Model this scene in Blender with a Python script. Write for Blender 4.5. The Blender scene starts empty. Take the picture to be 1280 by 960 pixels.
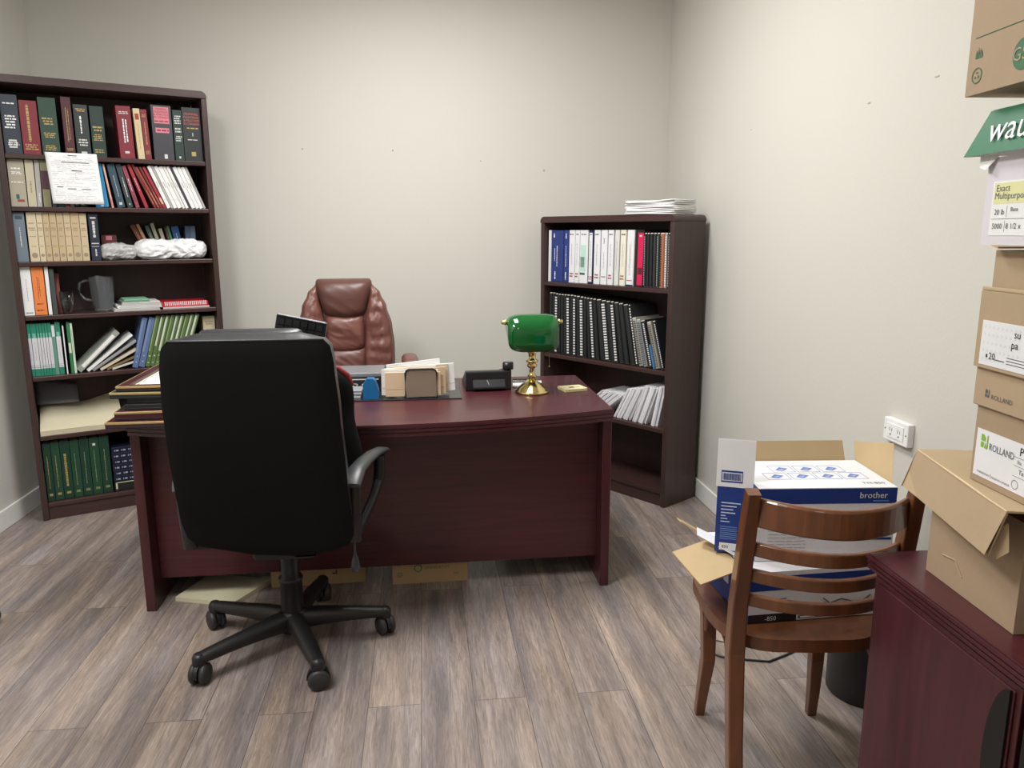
import bpy, bmesh, math, random
from mathutils import Matrix, Vector, noise
random.seed(7)
S = bpy.context.scene
COL = S.collection
R = math.radians
CAS = -.04
# ------------------------------------------------------------------ camera
H = 1.4265
P, Y, RO = 0.1947, 0.1144, 0.0017
fw = Vector((math.sin(Y)*math.cos(P), math.cos(Y)*math.cos(P), -math.sin(P)))
rt = Vector((math.cos(Y), -math.sin(Y), 0)); up = rt.cross(fw)
r2 = rt*math.cos(RO) - up*math.sin(RO); u2 = up*math.cos(RO) + rt*math.sin(RO)
cd = bpy.data.cameras.new('camera'); cam = bpy.data.objects.new('camera', cd); COL.objects.link(cam)
m = Matrix((r2, u2, -fw)).transposed().to_4x4(); m.translation = (0, 0, H); cam.matrix_world = m
cd.sensor_width = 36; cd.lens = 961/1280*36; cd.clip_start = 0.05; S.camera = cam
# ------------------------------------------------------------------ light, exposure
S.view_settings.view_transform = 'Standard'; S.view_settings.look = 'None'
S.view_settings.gamma = 1; S.view_settings.use_curve_mapping = False
S.view_settings.exposure = -0.08
W = bpy.data.worlds.new('world'); S.world = W; W.use_nodes = True
W.node_tree.nodes['Background'].inputs[0].default_value = (.8, .85, 1, 1)
W.node_tree.nodes['Background'].inputs[1].default_value = 0.3
XL, XR, YB, YF, ZC = -2.07, 1.475, 4.66, -2.2, 2.95
# ceiling troffers: centre x, centre y, watts
LIGHTS = [(0.0, 3.02, 62), (-1.2, 1.4, 64), (-0.2, -1.3, 6)]
for lx, ly, e in LIGHTS:
    ld = bpy.data.lights.new('troffer_light', 'AREA'); ld.shape = 'RECTANGLE'; ld.size = .56; ld.size_y = 1.16
    ld.energy = e; ld.color = (1, .992, .985)
    lo = bpy.data.objects.new('troffer_light', ld); lo.location = (lx, ly, ZC-.035); COL.objects.link(lo)
# ------------------------------------------------------------------ materials
def lin(c):
    c = c/255
    return c/12.92 if c <= .04045 else ((c+.055)/1.055)**2.4
def rgb(*c): return (lin(c[0]), lin(c[1]), lin(c[2]), 1)
MC = {}
def mat(c, rough=.55, metal=0, trans=0, bump=0, bscale=200, coat=0, spec=.5, ior=1.5, alpha=1, sheen=0):
    k = (c, rough, metal, trans, bump, bscale, coat, spec, ior, alpha, sheen)
    if k in MC: return MC[k]
    m = bpy.data.materials.new('mat'); m.use_nodes = True; nt = m.node_tree; b = nt.nodes['Principled BSDF']
    b.inputs['Base Color'].default_value = rgb(*c); b.inputs['Roughness'].default_value = rough
    b.inputs['Metallic'].default_value = metal; b.inputs['Transmission Weight'].default_value = trans
    b.inputs['Coat Weight'].default_value = coat; b.inputs['Specular IOR Level'].default_value = spec
    b.inputs['IOR'].default_value = ior; b.inputs['Alpha'].default_value = alpha
    if sheen: b.inputs['Sheen Weight'].default_value = sheen
    # every material is procedural: a slight noise in tone
    tc = nt.nodes.new('ShaderNodeTexCoord'); n = nt.nodes.new('ShaderNodeTexNoise'); n.inputs['Scale'].default_value = 14
    n.inputs['Detail'].default_value = 4
    nt.links.new(tc.outputs['Object'], n.inputs['Vector'])
    mx = nt.nodes.new('ShaderNodeMix'); mx.data_type = 'RGBA'
    c0 = rgb(*c); mx.inputs[6].default_value = tuple(x*.93 for x in c0[:3])+(1,); mx.inputs[7].default_value = tuple(min(1, x*1.07) for x in c0[:3])+(1,)
    nt.links.new(n.outputs['Fac'], mx.inputs[0]); nt.links.new(mx.outputs[2], b.inputs['Base Color'])
    if bump:
        n2 = nt.nodes.new('ShaderNodeTexNoise'); n2.inputs['Scale'].default_value = bscale; n2.inputs['Detail'].default_value = 3
        nt.links.new(tc.outputs['Object'], n2.inputs['Vector'])
        bp = nt.nodes.new('ShaderNodeBump'); bp.inputs['Strength'].default_value = bump; bp.inputs['Distance'].default_value = .004
        nt.links.new(n2.outputs['Fac'], bp.inputs['Height']); nt.links.new(bp.outputs['Normal'], b.inputs['Normal'])
    MC[k] = m; return m
def wood(name, ca, cb, rough, scale=(3, 60, 60), coat=.0, spec=.5):
    m = bpy.data.materials.new(name); m.use_nodes = True; nt = m.node_tree; b = nt.nodes['Principled BSDF']
    tc = nt.nodes.new('ShaderNodeTexCoord'); mp = nt.nodes.new('ShaderNodeMapping'); mp.inputs['Scale'].default_value = scale
    n = nt.nodes.new('ShaderNodeTexNoise'); n.inputs['Scale'].default_value = 1; n.inputs['Detail'].default_value = 6; n.inputs['Distortion'].default_value = .6
    cr = nt.nodes.new('ShaderNodeValToRGB'); cr.color_ramp.elements[0].position = .3; cr.color_ramp.elements[1].position = .7
    cr.color_ramp.elements[0].color = rgb(*ca); cr.color_ramp.elements[1].color = rgb(*cb)
    L = nt.links.new
    L(tc.outputs['Object'], mp.inputs[0]); L(mp.outputs[0], n.inputs['Vector']); L(n.outputs['Fac'], cr.inputs[0]); L(cr.outputs[0], b.inputs['Base Color'])
    b.inputs['Roughness'].default_value = rough; b.inputs['Coat Weight'].default_value = coat; b.inputs['Specular IOR Level'].default_value = spec
    return m
MAHOG = wood('mahogany_laminate', (59, 20, 26), (78, 29, 36), .36, (2.5, 40, 60), coat=.12)
MAHOGV = wood('mahogany_upright', (57, 21, 26), (74, 29, 35), .36, (40, 40, 2.5), coat=.1)
CASE = wood('bookcase_laminate', (56, 40, 38), (68, 50, 47), .36, (40, 40, 3))
CASEH = wood('bookcase_shelf_laminate', (58, 38, 37), (70, 47, 46), .36, (3, 40, 40))
CASEB = wood('bookcase_back', (48, 30, 29), (58, 37, 35), .5, (30, 30, 3))
CHW = wood('varnished_beech', (92, 54, 32), (116, 70, 42), .3, (30, 30, 4), coat=.4)
WALLM = bpy.data.materials.new('painted_wall'); WALLM.use_nodes = True
def _wall(m, c, sc=90, st=.12):
    nt = m.node_tree; b = nt.nodes['Principled BSDF']; b.inputs['Base Color'].default_value = rgb(*c); b.inputs['Roughness'].default_value = .75
    tc = nt.nodes.new('ShaderNodeTexCoord'); n = nt.nodes.new('ShaderNodeTexNoise'); n.inputs['Scale'].default_value = sc; n.inputs['Detail'].default_value = 4
    bp = nt.nodes.new('ShaderNodeBump'); bp.inputs['Strength'].default_value = st; bp.inputs['Distance'].default_value = .003
    nt.links.new(tc.outputs['Object'], n.inputs['Vector']); nt.links.new(n.outputs['Fac'], bp.inputs['Height']); nt.links.new(bp.outputs['Normal'], b.inputs['Normal'])
_wall(WALLM, (201, 199, 190))
CEIL = bpy.data.materials.new('ceiling_paint'); CEIL.use_nodes = True; _wall(CEIL, (232, 230, 222), 40, .3)
TRIM = mat((226, 226, 222), .4)
def floor_mat():
    m = bpy.data.materials.new('vinyl_plank'); m.use_nodes = True; nt = m.node_tree; b = nt.nodes['Principled BSDF']; L = nt.links.new; N = nt.nodes.new
    tc = N('ShaderNodeTexCoord'); sp = N('ShaderNodeSeparateXYZ'); cb = N('ShaderNodeCombineXYZ')
    L(tc.outputs['Object'], sp.inputs[0]); ax = N('ShaderNodeMath'); ax.operation = 'ADD'; ax.inputs[1].default_value = .035+16.3; ay = N('ShaderNodeMath'); ay.operation = 'ADD'; ay.inputs[1].default_value = -2.153+12.2; L(sp.outputs['Y'], ay.inputs[0]); L(sp.outputs['X'], ax.inputs[0]); L(ay.outputs[0], cb.inputs[0]); L(ax.outputs[0], cb.inputs[1])
    br = N('ShaderNodeTexBrick'); br.offset = .37; br.offset_frequency = 2; br.squash = 1
    br.inputs['Scale'].default_value = 1; br.inputs['Brick Width'].default_value = 1.22; br.inputs['Row Height'].default_value = .163
    br.inputs['Mortar Size'].default_value = .0011; br.inputs['Mortar Smooth'].default_value = .1
    br.inputs['Color1'].default_value = (0, 0, 0, 1); br.inputs['Color2'].default_value = (1, 1, 1, 1); br.inputs['Mortar'].default_value = (.5, .5, .5, 1)
    L(cb.outputs[0], br.inputs['Vector'])
    rnd = br.outputs['Color']
    # streaked grain, offset per plank
    mp = N('ShaderNodeMapping'); mp.inputs['Scale'].default_value = (15, 1.3, 1); L(tc.outputs['Object'], mp.inputs[0])
    mu = N('ShaderNodeMath'); mu.operation = 'MULTIPLY'; mu.inputs[1].default_value = 37; L(rnd, mu.inputs[0])
    n1 = N('ShaderNodeTexNoise'); n1.noise_dimensions = '4D'; n1.inputs['Scale'].default_value = 1; n1.inputs['Detail'].default_value = 8; n1.inputs['Roughness'].default_value = .62; n1.inputs['Distortion'].default_value = .5
    L(mp.outputs[0], n1.inputs['Vector']); L(mu.outputs[0], n1.inputs['W'])
    cr = N('ShaderNodeValToRGB'); e = cr.color_ramp.elements
    e[0].position = .3; e[0].color = rgb(122, 115, 111); e[1].position = .72; e[1].color = rgb(184, 175, 167)
    x = e.new(.45); x.color = rgb(142, 133, 127); x = e.new(.56); x.color = rgb(160, 150, 142)
    L(n1.outputs['Fac'], cr.inputs[0])
    # broad warm and grey areas
    mp2 = N('ShaderNodeMapping'); mp2.inputs['Scale'].default_value = (9, 1.1, 1); L(tc.outputs['Object'], mp2.inputs[0])
    n2 = N('ShaderNodeTexNoise'); n2.noise_dimensions = '4D'; n2.inputs['Scale'].default_value = 1; n2.inputs['Detail'].default_value = 3
    L(mp2.outputs[0], n2.inputs['Vector']); L(mu.outputs[0], n2.inputs['W'])
    c2 = N('ShaderNodeValToRGB'); e = c2.color_ramp.elements; e[0].position = .33; e[0].color = rgb(226, 225, 234); e[1].position = .68; e[1].color = rgb(255, 243, 232)
    L(n2.outputs['Fac'], c2.inputs[0])
    mx = N('ShaderNodeMix'); mx.data_type = 'RGBA'; mx.blend_type = 'MULTIPLY'; mx.inputs[0].default_value = 1
    L(cr.outputs[0], mx.inputs[6]); L(c2.outputs[0], mx.inputs[7])
    # fine scratches across the grain
    mp3 = N('ShaderNodeMapping'); mp3.inputs['Scale'].default_value = (150, 9, 1); L(tc.outputs['Object'], mp3.inputs[0])
    n3 = N('ShaderNodeTexNoise'); n3.inputs['Scale'].default_value = 1; n3.inputs['Detail'].default_value = 8; n3.inputs['Roughness'].default_value = .7; n3.inputs['Distortion'].default_value = 1.2; L(mp3.outputs[0], n3.inputs['Vector'])
    mr = N('ShaderNodeMapRange'); mr.inputs[1].default_value = .3; mr.inputs[2].default_value = .7; mr.inputs[3].default_value = .55; mr.inputs[4].default_value = 1.32; L(n3.outputs['Fac'], mr.inputs[0])
    pl = N('ShaderNodeMapRange'); pl.inputs[3].default_value = .86; pl.inputs[4].default_value = 1.06; L(rnd, pl.inputs[0])
    mm = N('ShaderNodeMath'); mm.operation = 'MULTIPLY'; L(mr.outputs[0], mm.inputs[0]); L(pl.outputs[0], mm.inputs[1])
    vm = N('ShaderNodeVectorMath'); vm.operation = 'SCALE'; L(mx.outputs[2], vm.inputs[0]); L(mm.outputs[0], vm.inputs['Scale'])
    sx = N('ShaderNodeMix'); sx.data_type = 'RGBA'; sx.inputs[7].default_value = rgb(84, 76, 71)
    L(br.outputs['Fac'], sx.inputs[0]); L(vm.outputs[0], sx.inputs[6]); L(sx.outputs[2], b.inputs['Base Color'])
    b.inputs['Roughness'].default_value = .42; b.inputs['Specular IOR Level'].default_value = .4
    bp = N('ShaderNodeBump'); bp.inputs['Strength'].default_value = .35; bp.inputs['Distance'].default_value = .002
    L(n3.outputs['Fac'], bp.inputs['Height']); L(bp.outputs[0], b.inputs['Normal'])
    return m
# ------------------------------------------------------------------ mesh builder
TXT = {}
def text_geo(s, font_bold=False):
    if s in TXT: return TXT[s]
    cu = bpy.data.curves.new('t', 'FONT'); cu.body = s; cu.size = 1; cu.resolution_u = 2
    ob = bpy.data.objects.new('t', cu); COL.objects.link(ob)
    bpy.context.view_layer.update()
    me = bpy.data.meshes.new_from_object(ob.evaluated_get(bpy.context.evaluated_depsgraph_get()))
    v = [tuple(x.co) for x in me.vertices]; f = [tuple(p.vertices) for p in me.polygons]
    bpy.data.objects.remove(ob); bpy.data.curves.remove(cu); bpy.data.meshes.remove(me)
    if v:
        x0 = min(a[0] for a in v); x1 = max(a[0] for a in v); y0 = min(a[1] for a in v); y1 = max(a[1] for a in v)
        v = [((a[0]-x0), (a[1]-y0), 0) for a in v]; TXT[s] = (v, f, x1-x0, y1-y0)
    else: TXT[s] = ([], [], 1, 1)
    return TXT[s]
class MB:
    def __init__(s): s.v = []; s.f = []; s.m = []; s.sm = []; s.mats = []; s.T = Matrix.Identity(4)
    def mi(s, m):
        if m not in s.mats: s.mats.append(m)
        return s.mats.index(m)
    def add(s, vs, fs, m, smooth=False, T=None):
        o = len(s.v); X = s.T @ T if T is not None else s.T
        s.v += [tuple(X @ Vector(a)) for a in vs]; k = s.mi(m)
        for f in fs: s.f.append([i+o for i in f]); s.m.append(k); s.sm.append(smooth)
        return s
    def box(s, x0, x1, y0, y1, z0, z1, m, T=None):
        v = [(x0,y0,z0),(x1,y0,z0),(x1,y1,z0),(x0,y1,z0),(x0,y0,z1),(x1,y0,z1),(x1,y1,z1),(x0,y1,z1)]
        return s.add(v, [(0,3,2,1),(4,5,6,7),(0,1,5,4),(1,2,6,5),(2,3,7,6),(3,0,4,7)], m, False, T)
    def quad(s, pts, m, T=None): return s.add(pts, [tuple(range(len(pts)))], m, False, T)
    def prism(s, poly, a0, a1, m, axis='z', T=None, smooth=False):
        n = len(poly)
        def pt(p, a): return {'z': (p[0], p[1], a), 'y': (p[0], a, p[1]), 'x': (a, p[0], p[1])}[axis]
        v = [pt(p, a0) for p in poly]+[pt(p, a1) for p in poly]
        o = len(s.f)
        s.add(v, [tuple(range(n))[::-1], tuple(range(n, 2*n))], m, False, T)
        s.add(v, [(i, (i+1) % n, n+(i+1) % n, n+i) for i in range(n)], m, smooth, T)
        return s
    def lathe(s, prof, m, n=28, T=None, smooth=True, cap=True):
        v = []; k = len(prof)
        for i in range(n):
            a = 2*math.pi*i/n
            v += [(r*math.cos(a), r*math.sin(a), z) for r, z in prof]
        f = [(i*k+j, ((i+1) % n)*k+j, ((i+1) % n)*k+j+1, i*k+j+1) for i in range(n) for j in range(k-1)]
        s.add(v, f, m, smooth, T)
        if cap:
            if prof[0][0] > 1e-5: s.add([v[i*k] for i in range(n)], [tuple(range(n))[::-1]], m, False, T)
            if prof[-1][0] > 1e-5: s.add([v[i*k+k-1] for i in range(n)], [tuple(range(n))], m, False, T)
        return s
    def tube(s, path, r, m, n=10, T=None, flat=None, up=(0, 0, 1), cap=True):
        path = [Vector(p) for p in path]; v = []; k = len(path)
        for i, p in enumerate(path):
            d = (path[min(i+1, k-1)]-path[max(i-1, 0)]).normalized()
            a = d.cross(Vector(up))
            if a.length < 1e-3: a = d.cross(Vector((1, 0, 0)))
            a.normalize(); b = a.cross(d)
            rr = r[i] if isinstance(r, (list, tuple)) else r
            if isinstance(rr, tuple): ra, rb = rr
            else: ra = rr; rb = rr*(flat or 1)
            for j in range(n):
                t = 2*math.pi*(j+.5)/n
                ct, st = math.cos(t), math.sin(t)
                if n == 4: ct, st = ct*1.4142, st*1.4142
                v.append(tuple(p+a*ra*ct+b*rb*st))
        f = [(i*n+j, i*n+(j+1) % n, (i+1)*n+(j+1) % n, (i+1)*n+j) for i in range(k-1) for j in range(n)]
        s.add(v, f, m, n > 5, T)
        if cap: s.add(v[:n], [tuple(range(n))[::-1]], m, False, T); s.add(v[-n:], [tuple(range(n))], m, False, T)
        return s
    def grid(s, fn, nu, nv, m, T=None, smooth=True):
        v = [fn(i/nu, j/nv) for j in range(nv+1) for i in range(nu+1)]
        f = [(j*(nu+1)+i, j*(nu+1)+i+1, (j+1)*(nu+1)+i+1, (j+1)*(nu+1)+i) for j in range(nv) for i in range(nu)]
        return s.add(v, f, m, smooth, T)
    def pillow(s, xl, xr, z0, z1, yc, tf, tb, m, q=6, p=4, nu=22, nv=24, T=None, disp=None, sag=0):
        """cushion standing in xz; front at yc-tf, back at yc+tb; xl, xr, yc functions of t in 0..1 (or numbers)"""
        F = lambda f, t: f(t) if callable(f) else f
        def mk(sgn, th):
            def fn(u, w):
                uu = math.sin((u*2-1)*math.pi/2)*.5+.5; ww = math.sin((w*2-1)*math.pi/2)*.5+.5
                sx = uu*2-1; sz = ww*2-1
                c = (max(0, 1-abs(sz)**q))**(1/q)
                L, Rr = F(xl, ww), F(xr, ww); mid = (L+Rr)/2; hw = (Rr-L)/2
                e = (max(0, 1-abs(sx)**p))**.5*(max(0, 1-abs(sz)**p))**.5
                x = mid+hw*sx*(c*.35+.65 if c > 0 else .65); z = z0+(z1-z0)*ww-sag*(1-sx*sx)*(1-ww)
                y = F(yc, ww)+sgn*th*e
                if disp: y += sgn*disp(x, z)*e
                return (x, y, z)
            return fn
        s.grid(mk(-1, tf), nu, nv, m, T); 
        g = mk(1, tb); s.grid(lambda u, w: g(1-u, w), nu, nv, m, T); return s
    def text(s, t, size, m, T, center=False, maxw=None):
        """T maps the text's xy plane; size = cap height"""
        v, f, w, h = text_geo(t)
        if not v: return s
        k = size/.70; kx = k
        if maxw and w*k > maxw: kx = maxw/w
        ox = -w*kx/2 if center else 0
        return s.add([(a[0]*kx+ox, a[1]*k, 0) for a in v], f, m, False, T)
    def build(s, name, parent=None, bevel=0, sub=0, weld=False, M=None, solid=0, seg=2):
        me = bpy.data.meshes.new(name); me.from_pydata(s.v, [], s.f)
        for x in s.mats: me.materials.append(x)
        me.polygons.foreach_set('material_index', s.m); me.polygons.foreach_set('use_smooth', s.sm)
        bm = bmesh.new(); bm.from_mesh(me)
        if weld: bmesh.ops.remove_doubles(bm, verts=bm.verts, dist=1e-5)
        if weld == 'n': bmesh.ops.recalc_face_normals(bm, faces=bm.faces)
        bm.to_mesh(me); bm.free(); me.update()
        o = bpy.data.objects.new(name, me); COL.objects.link(o)
        if parent: o.parent = parent
        if M is not None: o.matrix_local = M
        if solid: d = o.modifiers.new('s', 'SOLIDIFY'); d.thickness = solid; d.offset = 0
        if bevel:
            d = o.modifiers.new('b', 'BEVEL'); d.width = bevel; d.segments = seg; d.limit_method = 'ANGLE'; d.angle_limit = R(40); d.harden_normals = False
        if sub: d = o.modifiers.new('u', 'SUBSURF'); d.levels = sub; d.render_levels = sub
        return o
def tag(o, label, cat, group=None):
    o['label'] = label; o['category'] = cat
    if group: o['group'] = group
    return o
def struct(o): o['kind'] = 'structure'; return o
def thing(name, label, cat, M=Matrix.Identity(4), group=None):
    o = bpy.data.objects.new(name, None); COL.objects.link(o); o.matrix_world = M; o.empty_display_size = .05
    return tag(o, label, cat, group)
def TR(x, y, z, rz=0): return Matrix.Translation((x, y, z)) @ Matrix.Rotation(R(rz), 4, 'Z')
# a frame whose xy plane faces the viewer of a surface: x right, y up, normal toward -y of the parent frame
UPR = Matrix.Rotation(R(90), 4, 'X')
def FLAT(z): return Matrix(((1, 0, 0, 0), (0, 0, 1, 0), (0, -1, 0, z), (0, 0, 0, 1)))   # lays a cushion flat, its front up
def face(x, y, z): return Matrix.Translation((x, y, z)) @ UPR
def facer(x, y, z, a): return Matrix.Translation((x, y, z)) @ UPR @ Matrix.Rotation(R(a), 4, 'Z')
# ------------------------------------------------------------------ room shell
FL = floor_mat()
struct(MB().box(XL-.1, XR+.1, YF-.1, YB+.1, -.1, 0, FL).build('floor'))
wb = MB().box(XL-.1, XR+.1, YB, YB+.1, 0, ZC, WALLM)
NAIL = mat((172, 166, 154), .6)
for x, z, r in ((-.663, 1.895, .006), (-.154, 1.892, .006), (.354, 1.838, .004), (.728, 1.786, .007)):
    wb.lathe([(r, 0), (r*.6, .002), (0, .003)], NAIL, 8, T=Matrix.Translation((x, YB, z)) @ Matrix.Rotation(R(90), 4, 'X'))
struct(wb.build('wall_back'))
wr = MB().box(XR, XR+.1, YF, YB, 0, ZC, WALLM)
for y, z, l in ((3.453, 1.873, .012), (2.52, 1.841, .015), (2.181, 1.86, .018)):
    wr.box(XR-.0015, XR, y-l, y, z, z+.004, NAIL)
struct(wr.build('wall_right'))
struct(MB().box(XL-.1, XL, YF, YB, 0, ZC, WALLM).build('wall_left'))
struct(MB().box(XL-.1, XR+.1, YF-.1, YF, 0, ZC, WALLM).build('wall_front'))
struct(MB().box(XL-.1, XR+.1, YF-.1, YB+.1, ZC, ZC+.1, CEIL).build('ceiling'))
def base(name, x0, x1, y0, y1):
    struct(MB().box(x0, x1, y0, y1, 0, .1, TRIM).build(name, bevel=.004))
base('baseboard_left', XL, XL+.012, YF, YB-.012); base('baseboard_right', XR-.012, XR, YF, YB-.012); base('baseboard_back', XL, XR, YB-.012, YB)
DIFF = bpy.data.materials.new('lamp_diffuser'); DIFF.use_nodes = True
b_ = DIFF.node_tree.nodes['Principled BSDF']; b_.inputs['Emission Color'].default_value = (1, .97, .9, 1); b_.inputs['Emission Strength'].default_value = 4
for i, (lx, ly, e) in enumerate(LIGHTS):
    t = thing('ceiling_light', ['recessed white ceiling light panel above the desk', 'recessed white ceiling light panel in the middle of the room', 'recessed white ceiling light panel near the front wall'][i], 'ceiling light', TR(lx, ly, ZC), 'ceiling light panels')
    MB().box(-.32, .32, -.62, -.59, -.02, 0, TRIM).box(-.32, .32, .59, .62, -.02, 0, TRIM).box(-.32, -.29, -.59, .59, -.02, 0, TRIM).box(.29, .32, -.59, .59, -.02, 0, TRIM).build('frame', t)
    MB().box(-.29, .29, -.59, .59, -.012, -.002, DIFF).build('diffuser', t)
# ------------------------------------------------------------------ bookcases
def bookcase(name, label, M, W, D, Z, shelves, zb):
    t = thing(name, label, 'bookcase', M)
    th = .028
    b = MB(); b.box(0, th, 0, D, 0, Z-.034, CASE); b.build('side_panel', t, bevel=.005)
    b = MB(); b.box(W-th, W, 0, D, 0, Z-.034, CASE); b.build('side_panel', t, bevel=.005)
    r = .03
    pr = [(0, Z-.0345)]+[(r-r*math.cos(a), Z-r+r*math.sin(a)) for a in [i*math.pi/12 for i in range(7)]]
    pr += [(W-r+r*math.sin(a), Z-r+r*math.cos(a)) for a in [i*math.pi/12 for i in range(7)]]+[(W, Z-.0345)]
    MB().prism(pr, -.003, D, CASEH, 'y').build('top_panel', t, bevel=.003)
    for z in shelves:
        MB().box(th+.0005, W-th-.0005, .004, D-.008, z-.022, z, CASEH).build('shelf', t, bevel=.003)
    MB().box(th+.0005, W-th-.0005, .004, D-.008, zb-.022, zb, CASEH).build('bottom_shelf', t, bevel=.003)
    MB().box(th+.0005, W-th-.0005, .012, .03, 0, zb-.0225, CASEH).build('kick_plate', t, bevel=.002)
    MB().box(th+.0005, W-th-.0005, D-.0075, D-.002, zb-.02, Z-.0345, CASEB).build('back_panel', t)
    return t
ML = TR(-1.928, 3.914, 0, 25.3); LW, LD, LZ = .935, .292, 2.138
MR = TR(1.231-.5779*.944, 3.726+.8161*.944, 0, -54.7); RW, RD, RZ = .944, .268, 1.515
bookcase('bookcase', 'tall dark mahogany seven-tier bookcase standing across the left corner', ML, LW, LD, LZ, [1.79, 1.55, 1.291, 1.034, .735, .436], .089)
bookcase('bookcase', 'shorter dark mahogany four-tier bookcase standing across the right corner', MR, RW, RD, RZ, [1.145, .725, .42], .09)
# ------------------------------------------------------------------ books
PAGE = mat((226, 220, 204), .8); WHITE = mat((232, 232, 232), .5); GOLD = mat((172, 150, 94), .45, .2); SILV = mat((205, 205, 200), .5)
BLK = mat((28, 28, 30), .45); INK = mat((70, 70, 78), .6)
rng = random.Random(3)
def marks(b, w, h, ms, y=-.0004):
    for k in ms:
        ty = k[0]
        if ty == 'p':      # patch z0 z1 colour [inset]
            i = k[4]*w if len(k) > 4 else .0008
            b.quad([(i, y, k[1]*h), (w-i, y, k[1]*h), (w-i, y, k[2]*h), (i, y, k[2]*h)], k[3])
        elif ty == 'px':   # patch with x range
            b.quad([(k[1]*w, y, k[3]*h), (k[2]*w, y, k[3]*h), (k[2]*w, y, k[4]*h), (k[1]*w, y, k[4]*h)], k[5])
        elif ty == 'd':    # rows of broken dashes
            n = k[3]
            for j in range(n):
                z = (k[1]+(k[2]-k[1])*(j+.5)/n)*h; hh = (k[2]-k[1])*h/n*.27
                x = w*rng.uniform(.12, .25); xe = w*rng.uniform(.72, .88)
                while x < xe:
                    x2 = min(xe, x+w*rng.uniform(.08, .3)); b.quad([(x, y*2, z-hh), (x2, y*2, z-hh), (x2, y*2, z+hh), (x, y*2, z+hh)], k[4]); x = x2+w*.05
        elif ty == 'v':    # vertical broken line of lettering: x z0 z1 colour width
            z = k[2]*h; ww = k[5]*w/2
            while z < k[3]*h:
                z2 = min(k[3]*h, z+rng.uniform(.004, .016)); q = ww*rng.uniform(.6, 1); b.quad([(k[1]*w-q, y*2, z), (k[1]*w+q, y*2, z), (k[1]*w+q, y*2, z2), (k[1]*w-q, y*2, z2)], k[4]); z = z2+.0022
        elif ty == 't':    # text, centre x, z, cap height, colour
            b.text(k[1], k[4], k[5], face(k[2]*w, y*3, k[3]*h), True, w*.86)
def book(M, name, w, h, d, cov, kind='hard', ms=(), label='', cat='book', group=None, page=PAGE):
    """spine faces -y; origin at the spine's bottom left"""
    b = MB()
    if kind == 'hard':
        c = .003 if w > .02 else w*.14
        b.box(0, w, 0, c, 0, h, cov); b.box(0, c, c, d, 0, h, cov); b.box(w-c, w, c, d, 0, h, cov)
        b.box(c, w-c, c, d-.005, .003, h-.004, page); bev = .0009
    elif kind == 'soft':
        c = min(.0012, w*.15)
        b.box(0, w, 0, c, 0, h, cov); b.box(0, c, c, d, 0, h, cov); b.box(w-c, w, c, d, 0, h, cov)
        b.box(c, w-c, c, d-.001, .0005, h-.0005, page); bev = 0
    elif kind == 'binder':
        c = .0035
        b.box(.002, w-.002, 0, c, 0, h, cov); b.box(0, c, .002, d, 0, h, cov); b.box(w-c, w, .002, d, 0, h, cov)
        b.box(c+.002, w-c-.002, .012, d-.02, .006, h-.02, page); bev = .001
    elif kind == 'sheets':  # a stapled bundle, fore edge shown
        n = max(2, int(w/.003)); 
        for i in range(n):
            x = w*i/n; dy = rng.uniform(0, .004); b.box(x, x+w/n*.8, dy, d+dy, 0, h-rng.uniform(0, .006), cov)
        bev = 0
    marks(b, w, h, ms)
    o = b.build(name, M=M, bevel=bev, seg=1); tag(o, label, cat, group); return o
def stand(C, zs, u, w, sh, h, v):
    """matrix of an upright or leaning book on shelf zs of case C; w = width measured along the shelf"""
    th = math.atan2(sh, h); t = w*math.cos(th)-.0008; hh = h/math.cos(th)
    hh = math.hypot(sh, h)
    dz = t*math.sin(th) if th > 0 else 0
    hh = (h-abs(t*math.sin(th)))/math.cos(th)
    return C @ Matrix.Translation((u, v, zs+dz+.0006)) @ Matrix.Rotation(th, 4, 'Y'), t, hh
NAVY = mat((44, 52, 64), .5); RED = mat((122, 34, 46), .5); GRN = mat((38, 66, 52), .5); MAR = mat((74, 30, 40), .45); DGR = mat((44, 52, 52), .5); DKG = mat((30, 52, 46), .5)
CRM = mat((206, 188, 150), .6); CHAR = mat((62, 62, 68), .4); BKG = mat((34, 40, 40), .5); PINK = mat((206, 120, 132), .5); ROR = mat((150, 60, 44), .5)
top = 'hardback volumes on the top shelf of the left bookcase'
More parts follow.
